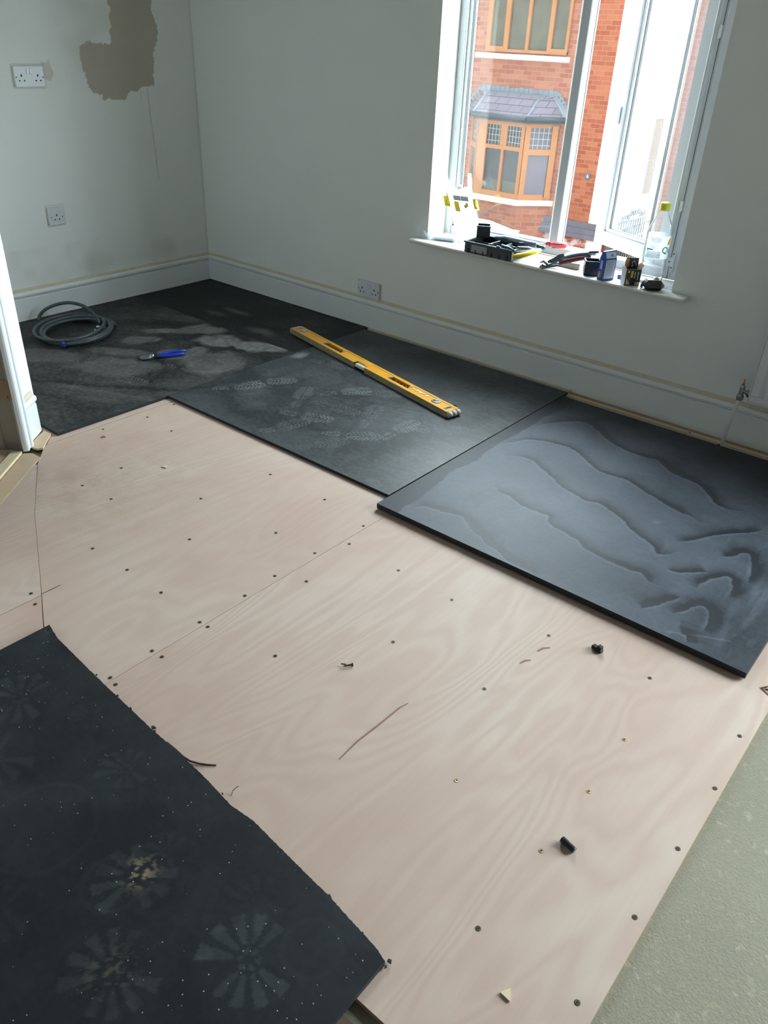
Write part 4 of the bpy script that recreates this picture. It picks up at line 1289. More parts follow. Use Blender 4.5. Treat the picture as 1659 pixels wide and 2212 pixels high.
# ================================================================== SPIRIT LEVEL
LA, LB = Vector((1.066, -.327, 0)), Vector((2.268, -.612, 0))
la = math.atan2(LB.y - LA.y, LB.x - LA.x); LL = (LB - LA).length
lv = thing('spirit_level', 'long yellow-orange spirit level lying flat on the black mat', 'spirit level', (LA.x, LA.y, .0121), la)
LT, LW = .026, .066
b = MB()
def seg(x0, x1_):   # I-shaped bar lying on its side, local y across
    xc, xl = (x0 + x1_) / 2, x1_ - x0
    b.box((xc, -LW / 2 + .003, LT / 2), (xl, .006, LT), M['level_side'])
    b.box((xc, LW / 2 - .003, LT / 2), (xl, .006, LT), M['level_side'])
    b.box((xc, 0, LT - .003), (xl, LW - .012, .004), M['level_top'])
    b.box((xc, -LW / 2 + .0055, LT - .0002), (xl, .011, .001), M['level_top'])
    b.box((xc, LW / 2 - .0055, LT - .0002), (xl, .011, .001), M['level_top'])
    b.box((xc, LW / 2 - .011, LT - .0008), (xl, .0025, .0012), M['level_side'])
S1, S2 = (.28, .435), (.80, .945)
seg(.012, S1[0]); seg(S1[1], .570); seg(.650, S2[0]); seg(S2[1], LL - .014)
for (s0, s1_) in (S1, S2):
    b.box(((s0 + s1_) / 2, -LW / 2 + .0105, LT / 2), (s1_ - s0, .015, LT), M['level_top'])
    b.box(((s0 + s1_) / 2, -LW / 2 + .0015, LT / 2 - .0005), (s1_ - s0, .003, LT - .001), M['level_side'])
    b.box(((s0 + s1_) / 2, LW / 2 - .009, LT / 2), (s1_ - s0, .018, LT), M['level_top'])
    b.box(((s0 + s1_) / 2, 0, .004), (s1_ - s0, .032, .004), M['dark'])
b.box((.61, .010, LT / 2), (.08, LW - .020, LT), M['level_top'])
b.build('body', lv)
for (s0, s1_) in (S1, S2):
    d = .016
    # slanted ends of the hand holes in bare metal
    for (xx, sg) in ((s0, 1), (s1_, -1)):
        b = MB()
        b.add([(xx, -.016, LT + .0004), (xx + sg * d, .016, LT + .0004), (xx, .016, LT + .0004), (xx, -.016, .006), (xx + sg * d, .016, .006), (xx, .016, .006)],
              [(0, 1, 2), (0, 3, 4, 1), (1, 4, 5, 2), (0, 2, 5, 3)], M['level_inner'])
        b.build('hand_hole_rim', lv)
    b = MB()
    for q in range(4):
        b.tube([(s0 + .035 + q * .024, -.010, .013), (s0 + .043 + q * .024, .010, .013)], .006, M['black_plastic'], 8)
    b.build('hand_hole_grip', lv)
for s_ in (.078, LL - .120):
    b = MB()
    b.lathe([(.021, 0), (.0215, .002), (.018, .0025)], (s_, .002, LT - .001), M['grey_print'], 24)
    b.lathe([(.018, .0018), (.0170, .003), (0, .003)], (s_, .002, LT - .001), M['level_inner'], 24)
    b.build('vial_ring', lv)
    b = MB()
    b.tube([(s_ - .012, -.003, LT + .002), (s_ + .012, .007, LT + .002)], .005, M['vial'], 10)
    b.build('vial', lv)
b = MB()
b.box((.61, -.021, .014), (.078, .022, .016), M['vial'], bev=.003)
b.box((.573, -.021, LT - .004), (.008, .024, .010), M['black_plastic'])
b.box((.600, -.009, LT + .0002), (.05, .003, .001), M['black_plastic'])
b.build('centre_vial', lv)
b = MB()
b.box((.040, .0, LT + .0001), (.014, .036, .0012), M['grey_print'])
b.build('end_marking', lv)
b = MB()
b.box((LL - .042, .0, LT + .0004), (.010, .030, .0012), M['dark'], bev=.0005)
b.box((LL - .042, .0, LT + .0001), (.017, .038, .0012), M['level_inner'], bev=.0005)
b.box((LL - .042, .0, LT + .0008), (.006, .026, .0012), M['dark'])
b.build('end_slot', lv)
for q in range(5):
    b = MB() if q == 0 else b
    b.box((.965 + .022 * q, .004 + .003 * (q % 2), LT + .0006), (.016, .006 + .004 * (q % 3), .0008), M['card_white'], rz=.3 * q)
b.build('paint_splash', lv)
b = MB()
for yy in (-.022, 0, .022):
    b.tube([(LL - .008, yy - .009, LT / 2), (LL - .008, yy + .009, LT / 2)], [.0125, .0125], M['white_rubber'], 16)
b.box((LL - .014, 0, LT / 2), (.010, .060, .022), M['black_plastic'])
b.build('end_cap', lv)
b = MB()
b.box((.006, 0, LT / 2), (.014, .066, .026), M['white_rubber'], bev=.005)
b.build('end_cap', lv)

# ================================================================== CABLE COIL
cb = thing('coiled_cable', 'coil of thick grey cable tied with blue bands on the far left mat', 'cable', (.350, -1.125, .0122))
random.seed(3)
def coil_path(r0, turns, z0, ph):
    T0_ = PI / 2 + .45
    pts = []
    N = int(turns * 40)
    for k in range(N + 1):
        t = k / 40 * 2 * PI + T0_
        q = k / N
        r = r0 + .014 * math.sin(t * .61 + ph) - .012 * q
        z = z0 + .010 + .012 * (1 + math.sin(t * .5 + ph * 2)) * .8 * q
        ex = .200 + .008 * math.sin(ph * 3)
        x = ex / .20 * r * math.cos(t); y = r * .80 * math.sin(t)
        # the coil is a little longer along the camera-left/right diagonal
        a = -.80
        pts.append((x * math.cos(a) - y * math.sin(a) + .015 * math.sin(ph), x * math.sin(a) + y * math.cos(a) + .012 * math.cos(ph * 2), z))
    return pts
b = MB()
allp = coil_path(.195, 1.0, .0, .2)
b.tube(coil_path(.205, 2.0, .0, .2), .0078, M['cable'], 10)
b.tube(coil_path(.196, 2.0, .012, 1.9), .0078, M['cable'], 10)
b.tube(coil_path(.184, 1.0, .004, 3.9), .0078, M['cable'], 10)
b.tube(coil_path(.202, 1.0, .022, 4.6), .0075, M['cable'], 10)
b.build('cable_loops', cb)
b = MB()
pr_ = [(-.290, -.035, .008), (-.292, -.020, .030), (-.275, .005, .058), (-.245, .050, .080), (-.210, .10, .088), (-.17, .14, .078), (-.135, .160, .060), (-.10, .166, .042), (-.06, .160, .030), (.0, .135, .022)]
b.tube(smooth_line(pr_, 5), .0082, M['cable'], 12)
b.build('free_end', cb)
for (x, y, z, a) in ((-.115, .160, .030, 2.2), (.140, -.150, .020, .75)):
    b = MB()
    Rm = Matrix.Rotation(a, 3, 'Z')
    b.box((x, y, z), (.026, .040, .030), M['blue_tie'], R=Rm, bev=.008)
    b.build('blue_tie', cb)
b = MB(); b.box((.070, .080, .034), (.020, .010, .010), M['card_white'], rz=.9, bev=.003); b.box((.090, .050, .030), (.010, .006, .006), M['card_white'], rz=.9); b.build('white_tag', cb)

# ================================================================== PINCERS
pc = thing('pincers', 'end cutting pincers with bright blue handles lying on the far left mat', 'pincers', (.868, -1.115, .012), 1.19)
b = MB()
for s_ in (-1, 1):
    b.tube([(.045, s_ * .004, .010), (.030, s_ * .011, .010), (.012, s_ * .012, .010), (.000, s_ * .009, .010), (-.006, s_ * .002, .010)], [.009, .009, .008, .006, .004], M['grey_steel'], 8)
b.lathe([(.012, 0), (.012, .018), (.009, .020)], (.046, 0, .002), M['steel'], 12)
b.tube([(.046, 0, .010), (.085, .006, .009)], .0065, M['black_plastic'], 8)
b.tube([(.046, 0, .010), (.085, -.006, .009)], .0065, M['black_plastic'], 8)
b.build('jaws', pc)
for s_ in (-1, 1):
    b = MB()
    b.tube([(.078, s_ * .006, .010), (.105, s_ * .016, .011), (.140, s_ * .021, .011), (.175, s_ * .019, .011), (.200 + .008 * s_, s_ * .017, .010), (.204 + .008 * s_, s_ * .017, .010)], [.0065, .0075, .0078, .0078, .0072, .003], M['blue'], 12)
    b.build('handle', pc)

# ================================================================== THINGS ON THE SILL
SZ = 0.5152
# 1 organiser lid leaning on the reveal
org = thing('organiser_case', 'tall frosted plastic organiser case with yellow clips leaning in the left window corner', 'organiser', (1.750, .085, SZ))
Wv, Hv = Vector((.108, .030, 0)), Vector((-.142, .040, .285))
Nv = Wv.cross(Hv).normalized()
def op(u, v, w=0): return Wv * u + Hv * v + Nv * w
def slab(b, u0, u1, v0, v1, w0, w1, m_):
    vs = [op(u, v, w) for w in (w0, w1) for u, v in ((u0, v0), (u1, v0), (u1, v1), (u0, v1))]
    b.add(vs, [(3, 2, 1, 0), (4, 5, 6, 7), (0, 1, 5, 4), (1, 2, 6, 5), (2, 3, 7, 6), (3, 0, 4, 7)], m_)
b = MB()
slab(b, .08, .92, .0, .74, 0, .003, M['frosted'])
b.build('panel', org)
for (u, tilt) in ((.04, -.04), (.96, .10)):
    b = MB()
    b.tube([op(u, .0, .006), op(u, .4, .006), op(u, .78, .008), op(u + tilt, .92, .010), op(u + tilt * 1.4, 1.0, .012)], [.011, .010, .010, .009, .007], M['frosted'], 10)
    b.build('side_rail', org)
b = MB()
b.tube([op(.05, .80, .008), op(.35, .745, .010), op(.65, .745, .010), op(.95, .80, .008)], .009, M['frosted'], 10)
b.lathe([(.016, 0), (.014, .006), (.004, .008)], op(.5, .78, .004), M['card_white'], 14, axis=Nv)
b.build('cross_rail', org)
for (u0, u1) in ((-.26, -.02), (1.02, 1.16)):
    b = MB(); slab(b, u0, u1, .50, .64, -.004, .022, M['yellow']); slab(b, u0 * .9 + u1 * .1, u0 * .2 + u1 * .8, .53, .60, .020, .026, M['yellow']); b.build('clip', org)
b = MB(); slab(b, .14, .80, .60, .67, .0035, .0045, M['grey_print']); slab(b, .44, .48, .595, .675, .0046, .0050, M['card_white']); b.build('printed_label', org)
b = MB(); slab(b, .12, .34, .44, .585, .0035, .0045, M['card_yellow']); b.build('yellow_sticker', org)
b = MB(); slab(b, .55, .66, .50, .55, .0035, .0045, M['grey_print']); slab(b, .62, .74, .52, .58, .0035, .0045, M['card_yellow']); b.build('small_print', org)

# 2 blister pack
bl = thing('blister_pack', 'low clear plastic blister pack at the left end of the sill', 'blister pack', (1.672, .055, SZ), .35)
b = MB()
b.prism([(-.075, -.038), (.060, -.038), (.075, .030), (-.055, .040)], .0, .003, M['clam'])
b.box((.010, 0, .010), (.095, .055, .012), M['card_white'], bev=.003)
b.build('tray', bl)
b = MB()
b.box((.005, 0, .012), (.118, .066, .022), M['clam'], bev=.006)
b.tube([(-.06, -.03, .01), (-.082, -.02, .036), (-.070, .0, .046), (-.05, .01, .03)], [.006, .008, .007, .004], M['clam'], 8)
b.build('bubble', bl)

# 3 black divided tray
tr = thing('organiser_tray', 'black divided plastic tool tray at the front of the sill with a grey label', 'tool tray', (2.0, .018, SZ))
b = MB()
TW, TD, TH = .246, .168, .050
b.box((0, 0, .003), (TW - .01, TD - .01, .006), M['black_plastic'])
for sx in (-1, 1): b.box((sx * (TW / 2 - .0035), 0, TH / 2), (.005, TD - .008, TH - .004), M['black_plastic'])
for sy in (-1, 1): b.box((0, sy * (TD / 2 - .0035), TH / 2), (TW - .008, .005, TH - .004), M['black_plastic'])
b.build('tray_body', tr)
b = MB()
for sy in (-1, 1): b.box((0, sy * (TD / 2), TH - .004), (TW + .006, .008, .008), M['blue_black'], bev=.002)
for sx in (-1, 1): b.box((sx * (TW / 2), 0, TH - .004), (.008, TD, .008), M['blue_black'], bev=.002)
b.box((.055, -TD / 2 - .004, TH + .002), (.018, .007, .010), M['blue_black'], bev=.002)
b.build('rim', tr)
for (c, d) in (((-.03, .02, .024), (.003, .10, .036)), ((.035, .0, .024), (.003, .15, .036)), ((-.06, -.02, .024), (.10, .003, .036)), ((.075, .015, .024), (.08, .003, .036)), ((.078, -.03, .024), (.003, .08, .036))):
    b = MB(); b.box(c, d, M['black_plastic']); b.build('divider', tr)
b = MB(); b.box((-.043, -TD / 2 - .0008, .024), (.082, .002, .030), M['grey_print']); b.build('label_sticker', tr)
for q in range(6):
    b = MB(); b.box((-.1 + .04 * q, -TD / 2 - .002, .010), (.006, .004, .018), M['black_plastic']); b.build('rib', tr)
b = MB()
b.tube([(.055, -.06, TH + .006), (.10, -.072, TH + .004), (.135, -.080, TH - .002)], [.005, .006, .004], M['blue_black'], 10)
b.build('hinge_arm', tr)

# 4 black open bin on tray
def open_bin(name, label, loc, rz, s_, h, m_=None):
    t = thing(name, label, 'storage bin', loc, rz)
    b = MB()
    w = .003; m_ = m_ or M['black_plastic']
    b.box((0, 0, w / 2), (s_, s_, w), m_)
    for q in range(4):
        Rm = Matrix.Rotation(q * PI / 2, 3, 'Z')
        b.box(Rm @ Vector((s_ / 2 - w / 2, 0, h / 2)), (w, s_, h), m_, R=Rm)
    b.build('bin_body', t)
    b = MB()
    for q in range(4):
        Rm = Matrix.Rotation(q * PI / 2, 3, 'Z')
        b.box(Rm @ Vector((s_ / 2, 0, h - .002)), (.0045, s_ + .004, .005), M['blue_black'], R=Rm, bev=.001)
    b.build('bin_rim', t)
    return t
open_bin('storage_bin', 'small open black bin standing on the back left corner of the divided tray', (1.890, .062, .5662), .55, .060, .050)
open_bin('storage_bin', 'small open black bin beside the blue box on the sill', (2.458, .018, SZ), .55, .060, .058)

# 5 utility knife + bar
kn = thing('utility_knife', 'grey-blue rounded utility knife lying across the divided tray', 'knife', (2.068, .045, .5640), -.02)
b = MB()
b.tube([(-.112, 0, .010), (-.095, 0, .012), (-.05, 0, .016), (.02, 0, .015), (.07, 0, .015), (.108, 0, .015), (.114, 0, .015)], [.003, .009, .014, .0145, .0135, .0140, .010], M['grey_steel'], 14)
b.build('knife_body', kn)
b = MB(); b.box((-.045, -.012, .018), (.030, .006, .004), M['dark']); b.build('slider', kn)
b = MB(); b.tube([(.112, 0, .013), (.150, .002, .010)], .008, M['blue_black'], 10); b.build('tail', kn)

# 6 screwdriver
sd = thing('screwdriver', 'screwdriver with red and black handle resting over the tray end', 'screwdriver', (2.165, .078, .5665), .78)
b = MB()
b.lathe([(.006, 0), (.0095, .003), (.0095, .012), (.0085, .018), (.0125, .034), (.0135, .055), (.0140, .072), (.0125, .086), (.008, .094), (.0, .096)], (.035, 0, .014), M['red'], 18, axis=(1, 0, -.08))
b.build('handle', sd)
b = MB()
for q in range(3):
    a = q * 2 * PI / 3 + .6
    b.box((.085, .0118 * math.cos(a), .010 + .0118 * math.sin(a)), (.040, .008, .005), M['black_plastic'], R=Matrix.Rotation(a, 3, 'X'), bev=.002)
b.box((.050, 0, .013), (.006, .0215, .0215), M['black_plastic'], bev=.006)
b.build('grip_insert', sd)
b = MB(); b.tube([(-.085, .0, .014), (.036, 0, .014)], .0028, M['steel'], 8); b.build('shaft', sd)

# 7 yellow-handled snips
sn = thing('snips', 'black snips with a bright yellow handle hanging over the right end of the tray', 'snips', (2.136, -.02, .5470), .15)
b = MB()
b.tube([(-.02, .012, .022), (.02, .022, .020), (.05, .022, .012)], [.004, .009, .006], M['black_plastic'], 8)
b.tube([(-.01, -.002, .024), (.03, .012, .022), (.058, .03, .018)], [.004, .010, .006], M['grey_steel'], 8)
b.build('blades', sn)
b = MB()
b.tube([(-.005, -.060, -.002), (.015, -.056, .002), (.045, -.034, .010), (.070, -.008, .018), (.085, .018, .024)], [.008, .011, .0115, .0105, .007], M['yellow'], 12)
b.build('yellow_handle', sn)
b = MB()
b.tube([(-.008, -.048, .010), (.02, -.040, .014), (.05, -.018, .020), (.072, .006, .027)], [.005, .006, .006, .004], M['black_plastic'], 8)
b.build('black_handle', sn)

# 8 slip-joint pliers
pl = thing('water_pump_pliers', 'long steel pliers with dark red handles, jaws resting on the sill edge', 'pliers', (2.262, -.048, SZ))
b = MB()
def flat(b, pts, w, t_, m_):
    """flat forged bar: pts centreline (x,y,z) with half width across horizontal normal"""
    n = len(pts); vs = []
    for i, p in enumerate(pts):
        p = Vector(p); a = (Vector(pts[min(i + 1, n - 1)]) - Vector(pts[max(i - 1, 0)])).normalized()
        side = a.cross(Vector((0.62, -0.78, 0.25))).normalized()
        nn = a.cross(side)
        ww = w[i] if isinstance(w, (list, tuple)) else w
        vs += [p + side * ww + nn * t_, p - side * ww + nn * t_, p - side * ww - nn * t_, p + side * ww - nn * t_]
    fs = []
    for i in range(n - 1):
        for k in range(4): fs.append((i * 4 + k, i * 4 + (k + 1) % 4, (i + 1) * 4 + (k + 1) % 4, (i + 1) * 4 + k))
    fs += [(3, 2, 1, 0), tuple((n - 1) * 4 + k for k in range(4))]
    b.add(vs, fs, m_)
flat(b, [(.000, .000, .010), (.012, .008, .004), (.030, .022, .010), (.052, .045, .022), (.080, .072, .036)], [.007, .006, .008, .013, .010], .004, M['grey_steel'])
flat(b, [(-.004, -.002, .006), (.006, -.002, .003), (.014, .002, .004)], [.006, .006, .004], .006, M['nickel'])
flat(b, [(-.008, .004, .020), (.004, .006, .026), (.012, .014, .018), (.020, .018, .012)], [.003, .005, .005, .004], .006, M['nickel'])
flat(b, [(.012, .030, .020), (.032, .048, .030), (.050, .060, .042), (.062, .070, .052)], [.005, .010, .014, .008], .004, M['grey_steel'])
flat(b, [(-.004, .07, .018), (.02, .07, .024), (.05, .062, .030)], [.003, .006, .006], .004, M['grey_steel'])
b.build('jaws', pl)
b = MB()
b.tube([(.055, .058, .032), (.085, .078, .050), (.115, .096, .060), (.145, .114, .066), (.175, .130, .070)], [.010, .0095, .0085, .0085, .008], M['grey_steel'], 10)
b.tube([(.150, .116, .072), (.186, .134, .078)], [.0055, .006], M['dark_red'], 10)
b.build('upper_handle', pl)
b = MB()
b.tube([(.022, .022, .010), (.050, .040, .020), (.062, .046, .024)], [.006, .007, .007], M['steel'], 10)
b.tube([(.058, .044, .022), (.075, .056, .030), (.110, .082, .042), (.145, .108, .052), (.160, .120, .055)], [.008, .0105, .0105, .010, .006], M['dark_red'], 12)
b.build('lower_handle', pl)

# 9 sanding block, cream pack
b = MB(); b.box((0, 0, .012), (.115, .062, .024), M['beige_block'], bev=.002)
tag(b.build('sanding_block', loc=(2.335, .068, SZ), rz=.05), 'beige sanding block under the red-handled pliers', 'sanding block')
cp = thing('filler_packet', 'cream paper packet with a red mark against the open window behind the pliers', 'packet', (2.34, .150, SZ), .1)
b = MB(); b.box((0, 0, .017), (.150, .050, .034), simple('cream_packet_paper', (.74, .68, .58), .7), bev=.010); b.build('packet_body', cp)
b = MB(); b.box((-.035, -.0255, .026), (.026, .001, .010), M['lamp_red'], rz=.2); b.build('red_mark', cp)

# 10 blue carton
bx = thing('blue_carton', 'blue and white carton standing between the black bin and the black and yellow box', 'box', (2.538, -.012, SZ), math.radians(65))
BWd, BTh, BHt = .060, .030, .112
b = MB()
hw, ht = BWd / 2, BTh / 2
vs = [(-hw, -ht, 0), (hw, -ht, 0), (hw, ht, 0), (-hw, ht, 0), (-hw, -ht, .085), (hw, -ht, .085), (hw, ht, .085), (-hw, ht, .085), (-hw, -ht + .010, BHt), (hw, -ht + .010, BHt + .004), (hw, ht - .008, BHt + .004), (-hw, ht - .008, BHt)]
b.add(vs, [(3, 2, 1, 0), (0, 1, 5, 4), (1, 2, 6, 5), (2, 3, 7, 6), (3, 0, 4, 7), (4, 5, 9, 8), (5, 6, 10, 9), (6, 7, 11, 10), (7, 4, 8, 11), (8, 9, 10, 11)], M['card_blue'])
b.build('carton', bx)
b = MB()
b.box((.002, -ht - .0006, .044), (.048, .001, .074), M['card_palelblue'])
vs = [(-hw + .006, -ht + .0002, .087), (hw - .004, -ht + .0002, .087), (hw - .004, -ht + .0088, .110), (-hw + .006, -ht + .0088, .110)]
vs = [(x, y - .0012, z) for x, y, z in vs]
b.add(vs, [(0, 1, 2, 3)], M['card_palelblue'])
b.build('front_label', bx)
b = MB()
for q in range(9): b.box((.000 - .002 * (q % 2), -ht - .0014, .070 - q * .0062), (.034 - .004 * (q % 3), .0006, .0016), M['grey_print'])
b.box((.006, -ht + .0030, .098), (.014, .0006, .010), M['grey_print'], R=Matrix.Rotation(-.36, 3, 'X'))
b.build('small_print', bx)
b = MB()
b.box((-hw - .0006, 0, .060), (.001, .012, .034), M['card_palelblue'])
b.box((-hw - .0006, .004, .022), (.001, .010, .024), M['card_tan'])
b.box((-hw - .0006, -.007, .035), (.001, .003, .050), M['grey_print'])
b.build('side_print', bx)
b = MB(); b.box((0, 0, .008), (.05, .022, .016), simple('purple_blue_card', (.10, .13, .55), .4), bev=.002)
tag(b.build('blue_packet', loc=(2.585, .060, SZ), rz=.5), 'small blue packet lying flat behind the blue carton', 'packet')

# 11 black and yellow screw box, open
db = thing('screw_box', 'open black and yellow cardboard screw box with its flaps up', 'box', (2.640, -.003, SZ), math.radians(47))
W2, D2, H2 = .062, .042, .064
b = MB()
w = .0012
b.box((0, 0, w / 2), (W2, D2, w), M['card_black'])
b.box((0, -D2 / 2, H2 / 2), (W2, w, H2), M['card_black'])
b.box((0, D2 / 2, H2 / 2), (W2, w, H2), M['card_black'])
b.box((-W2 / 2, 0, H2 / 2), (w, D2, H2), M['card_white'])
b.box((W2 / 2, 0, H2 / 2), (w, D2, H2), M['card_white'])
b.build('carton', db)
b = MB(); b.box((.006, D2 / 2 + .002, H2 + .016), (W2 - .010, w, .034), simple('dark_grey_flap', (.035, .038, .042), .4), R=Matrix.Rotation(-.15, 3, 'X')); b.build('flap', db)
b = MB(); b.box((-W2 / 2 - .006, 0, H2 + .008), (.020, D2 - .004, w), M['card_white'], R=Matrix.Rotation(.85, 3, 'Y')); b.build('flap', db)
b = MB(); b.box((W2 / 2 + .004, 0, H2 + .008), (.018, D2 - .004, w), M['cardboard'], R=Matrix.Rotation(-1.1, 3, 'Y')); b.build('flap', db)
b = MB(); b.box((-W2 / 2 + .012, D2 / 2 - .006, H2 + .014), (.016, w, .030), M['cardboard']); b.build('flap', db)
b = MB(); b.tube([(.006, D2 / 2 - .002, H2 + .0), (.004, D2 / 2 - .003, H2 + .018), (.012, D2 / 2 - .003, H2 + .022), (.022, D2 / 2 - .003, H2 + .006)], .0022, M['grey_print'], 8); b.build('torn_window', db)
b = MB()
yf = -D2 / 2 - .0012
b.add([(-.027, yf, .004), (-.010, yf, .004), (-.010, yf, .010), (-.024, yf, .026), (-.027, yf, .026)], [(0, 1, 2, 3, 4)], M['card_tan'])
b.box((-.006, yf, .044), (.008, .0006, .026), M['card_yellow'])
b.box((-.020, yf, .054), (.008, .0006, .010), M['card_yellow'])
b.box((.024, yf, .008), (.010, .0006, .012), M['card_yellow'])
b.box((-.013, yf, .026), (.020, .0006, .0015), M['cardboard'], R=Matrix.Rotation(.85, 3, 'Y'))
b.build('yellow_print', db)
b = MB()
for (xx, zz, hh) in ((.006, .044, .026), (.019, .040, .034), (.014, .012, .014)):
    for q in range(int(hh / .004)):
        b.box((xx, yf, zz - hh / 2 + q * .004), (.004 if q % 3 else .0055, .0006, .0026), M['card_white'])
b.build('white_lettering', db)

# 12 tape measure
tm = thing('tape_measure', 'rounded black and yellow tape measure on the sill edge in front of the bottle', 'tape measure', (2.738, -.008, SZ), math.radians(38))
b = MB()
b.box((0, 0, .019), (.078, .064, .038), M['black_plastic'], bev=.014)
b.build('case', tm)
b = MB(); b.box((-.002, .004, .0385), (.052, .040, .003), M['card_tan'], bev=.001); b.build('top_label', tm)
b = MB(); b.box((.008, -.002, .043), (.018, .014, .008), M['nickel'], bev=.002); b.lathe([(.003, 0), (.003, .001)], (.008, -.002, .047), M['dark'], 10); b.build('belt_clip', tm)
b = MB(); b.box((-.040, .010, .010), (.006, .018, .016), M['blue_black'], bev=.002); b.build('mouth', tm)

# 13 bottle
bt = thing('plastic_bottle', 'large empty clear plastic bottle with a yellow cap at the right end of the sill', 'bottle', (2.690, .075, SZ))
b = MB()
prof = [(.0, .006), (.020, .003), (.036, .0), (.044, .006), (.0465, .016), (.0475, .034), (.044, .046), (.0475, .058), (.046, .072), (.043, .083), (.0465, .096), (.0470, .105), (.0465, .190), (.0475, .200), (.045, .212), (.034, .240), (.022, .262), (.0155, .276), (.0150, .288), (.0150, .292)]
b.lathe(prof, (0, 0, 0), M['pet'], 36)
b.build('bottle_body', bt)
b = MB(); b.lathe([(.0172, .279), (.0192, .280), (.0192, .284), (.0180, .285), (.0190, .288), (.0190, .304), (.0172, .307), (.0, .307)], (0, 0, 0), M['yellow_cap'], 26); b.build('cap', bt)
lblm = clear_plastic('printed_bottle_label', (.92, .95, .95), .35, .25)
def arc(b, r, a0, a1, z0, z1, m_, n=14):
    vs = []
    for k in range(n + 1):
        a = a0 + (a1 - a0) * k / n
        vs += [(r * math.cos(a), r * math.sin(a), z0), (r * math.cos(a), r * math.sin(a), z1)]
    b.add(vs, [(2 * k, 2 * k + 2, 2 * k + 3, 2 * k + 1) for k in range(n)], m_, True)
ac = math.atan2(-.78, .62)      # towards the room
b = MB(); arc(b, .0475, 0, 2 * PI, .105, .190, lblm, 40); b.build('bottle_label', bt)
b = MB()
for q in range(5): arc(b, .0480, ac - .95, ac - .95 + (.95 if q < 4 else .8), .182 - q * .0040, .1838 - q * .0040, M['grey_print'], 8)
for q in range(5): arc(b, .0480, ac - .95, ac - .15 - .05 * (q % 2), .158 - q * .0035, .1595 - q * .0035, M['grey_print'], 8)
for q in range(9): arc(b, .0480, ac - 1.1, ac - .25 + .04 * (q % 2), .133 - q * .0030, .1345 - q * .0030, M['grey_print'], 8)
for q in range(8): arc(b, .0480, ac - .20, ac + .08, .131 - q * .0033, .1328 - q * .0033, M['dark'] if q % 3 == 0 else M['grey_print'], 5)
b.build('label_print', bt)
b = MB(); arc(b, .0481, ac - 1.05, ac - .55, .137, .142, M['cyan_print'], 8); arc(b, .0481, ac - 1.1, ac - 1.0, .134, .143, M['cyan_print'], 3); b.build('blue_print', bt)
b = MB()
for q in range(9):
    w_ = math.sqrt(max(0, 1 - ((q - 4) / 5) ** 2)) * .20
    arc(b, .0481, ac + .72 - w_ + .02 * q, ac + .72 + w_ + .02 * q, .158 + q * .0030, .1612 + q * .0030, M['orange_print'], 6)
b.build('lemon_print', bt)
def curved_text(body, size, r, a_mid, z, m_, parent, name):
    cu = bpy.data.curves.new(name, 'FONT'); cu.body = body; cu.size = size; cu.align_x = 'CENTER'; cu.align_y = 'CENTER'; cu.offset = .0006
    tmp = bpy.data.objects.new(name + '_tmp', cu)
    me = bpy.data.meshes.new_from_object(tmp)
    for v in me.vertices:
        a = a_mid + v.co.x / r
        zz = z + v.co.y
        v.co = (r * math.cos(a), r * math.sin(a), zz)
    me.materials.clear(); me.materials.append(m_)
    o = bpy.data.objects.new(name, me); col.objects.link(o); o.parent = parent
    bpy.data.objects.remove(tmp); bpy.data.curves.remove(cu)
    return o
curved_text('Qu', .034, .0484, ac + .62, .138, M['green_print'], bt, 'green_lettering')

# 14 crumpled clear film
b = MB()
random.seed(11)
G = 9
vs = []
for i in range(G):
    for j in range(G):
        vs.append((-.035 + .070 * i / (G - 1) + random.uniform(-.003, .003), -.026 + .052 * j / (G - 1) + random.uniform(-.003, .003), .001 + random.random() * .012 * (0 < i < G - 1) * (0 < j < G - 1)))
fs = [(i * G + j, (i + 1) * G + j, (i + 1) * G + j + 1, i * G + j + 1) for i in range(G - 1) for j in range(G - 1)]
b.add(vs, fs, M['clam'])
tag(b.build('crumpled_film', loc=(2.765, .062, SZ)), 'crumpled clear plastic film in the right corner of the sill', 'plastic film')

# ================================================================== OUTSIDE
GZ = -2.75
FYo = 11.40
b = MB(); b.box((-2, 14, GZ - .05), (60, 27, .1), M['gravel'])
struct(b.build('ground'))
b = MB(); b.box((-2, 5.9, GZ + .01), (60, 6.2, .04), simple('grey_road', (.28, .28, .29), .85, noise=.2)); struct(b.build('ground_road'))
# own outer facade below the window
b = MB(); b.box((3.0, .40, -1.3), (9, .18, 2.9), M['brick']); struct(b.build('wall_outer_lower'))

hs = thing('brick_house', 'red brick terraced house across the street with golden oak windows', 'house', (-4.6, FYo, GZ))
def W(x, y, z): return (x + 4.6, y - FYo, z - GZ)
def hbox(b, x0, x1, y0, y1, z0, z1, m_, bev=0): 
    b.box(W((x0 + x1) / 2, (y0 + y1) / 2, (z0 + z1) / 2), (x1 - x0, y1 - y0, z1 - z0), m_, bev=bev)
b = MB()
XE = -3.005
hbox(b, -10, XE, FYo, FYo + .25, -1.58, 1.126, M['brick'])
hbox(b, -10, -5.64, FYo, FYo + .25, 1.126, 3.3, M['brick'])
hbox(b, -3.92, XE, FYo, FYo + .25, 1.126, 3.3, M['brick'])
hbox(b, -5.64, -3.92, FYo, FYo + .25, 2.62, 3.3, M['brick'])
hbox(b, -10, XE, FYo + .25, FYo + 1.0, GZ, 3.3, M['brick'])
b.build('brick_wall', hs)
b = MB(); hbox(b, -10, XE + .02, FYo - .03, FYo + .2, GZ, -1.86, M['brick_salt']); b.build('base_wall', hs)
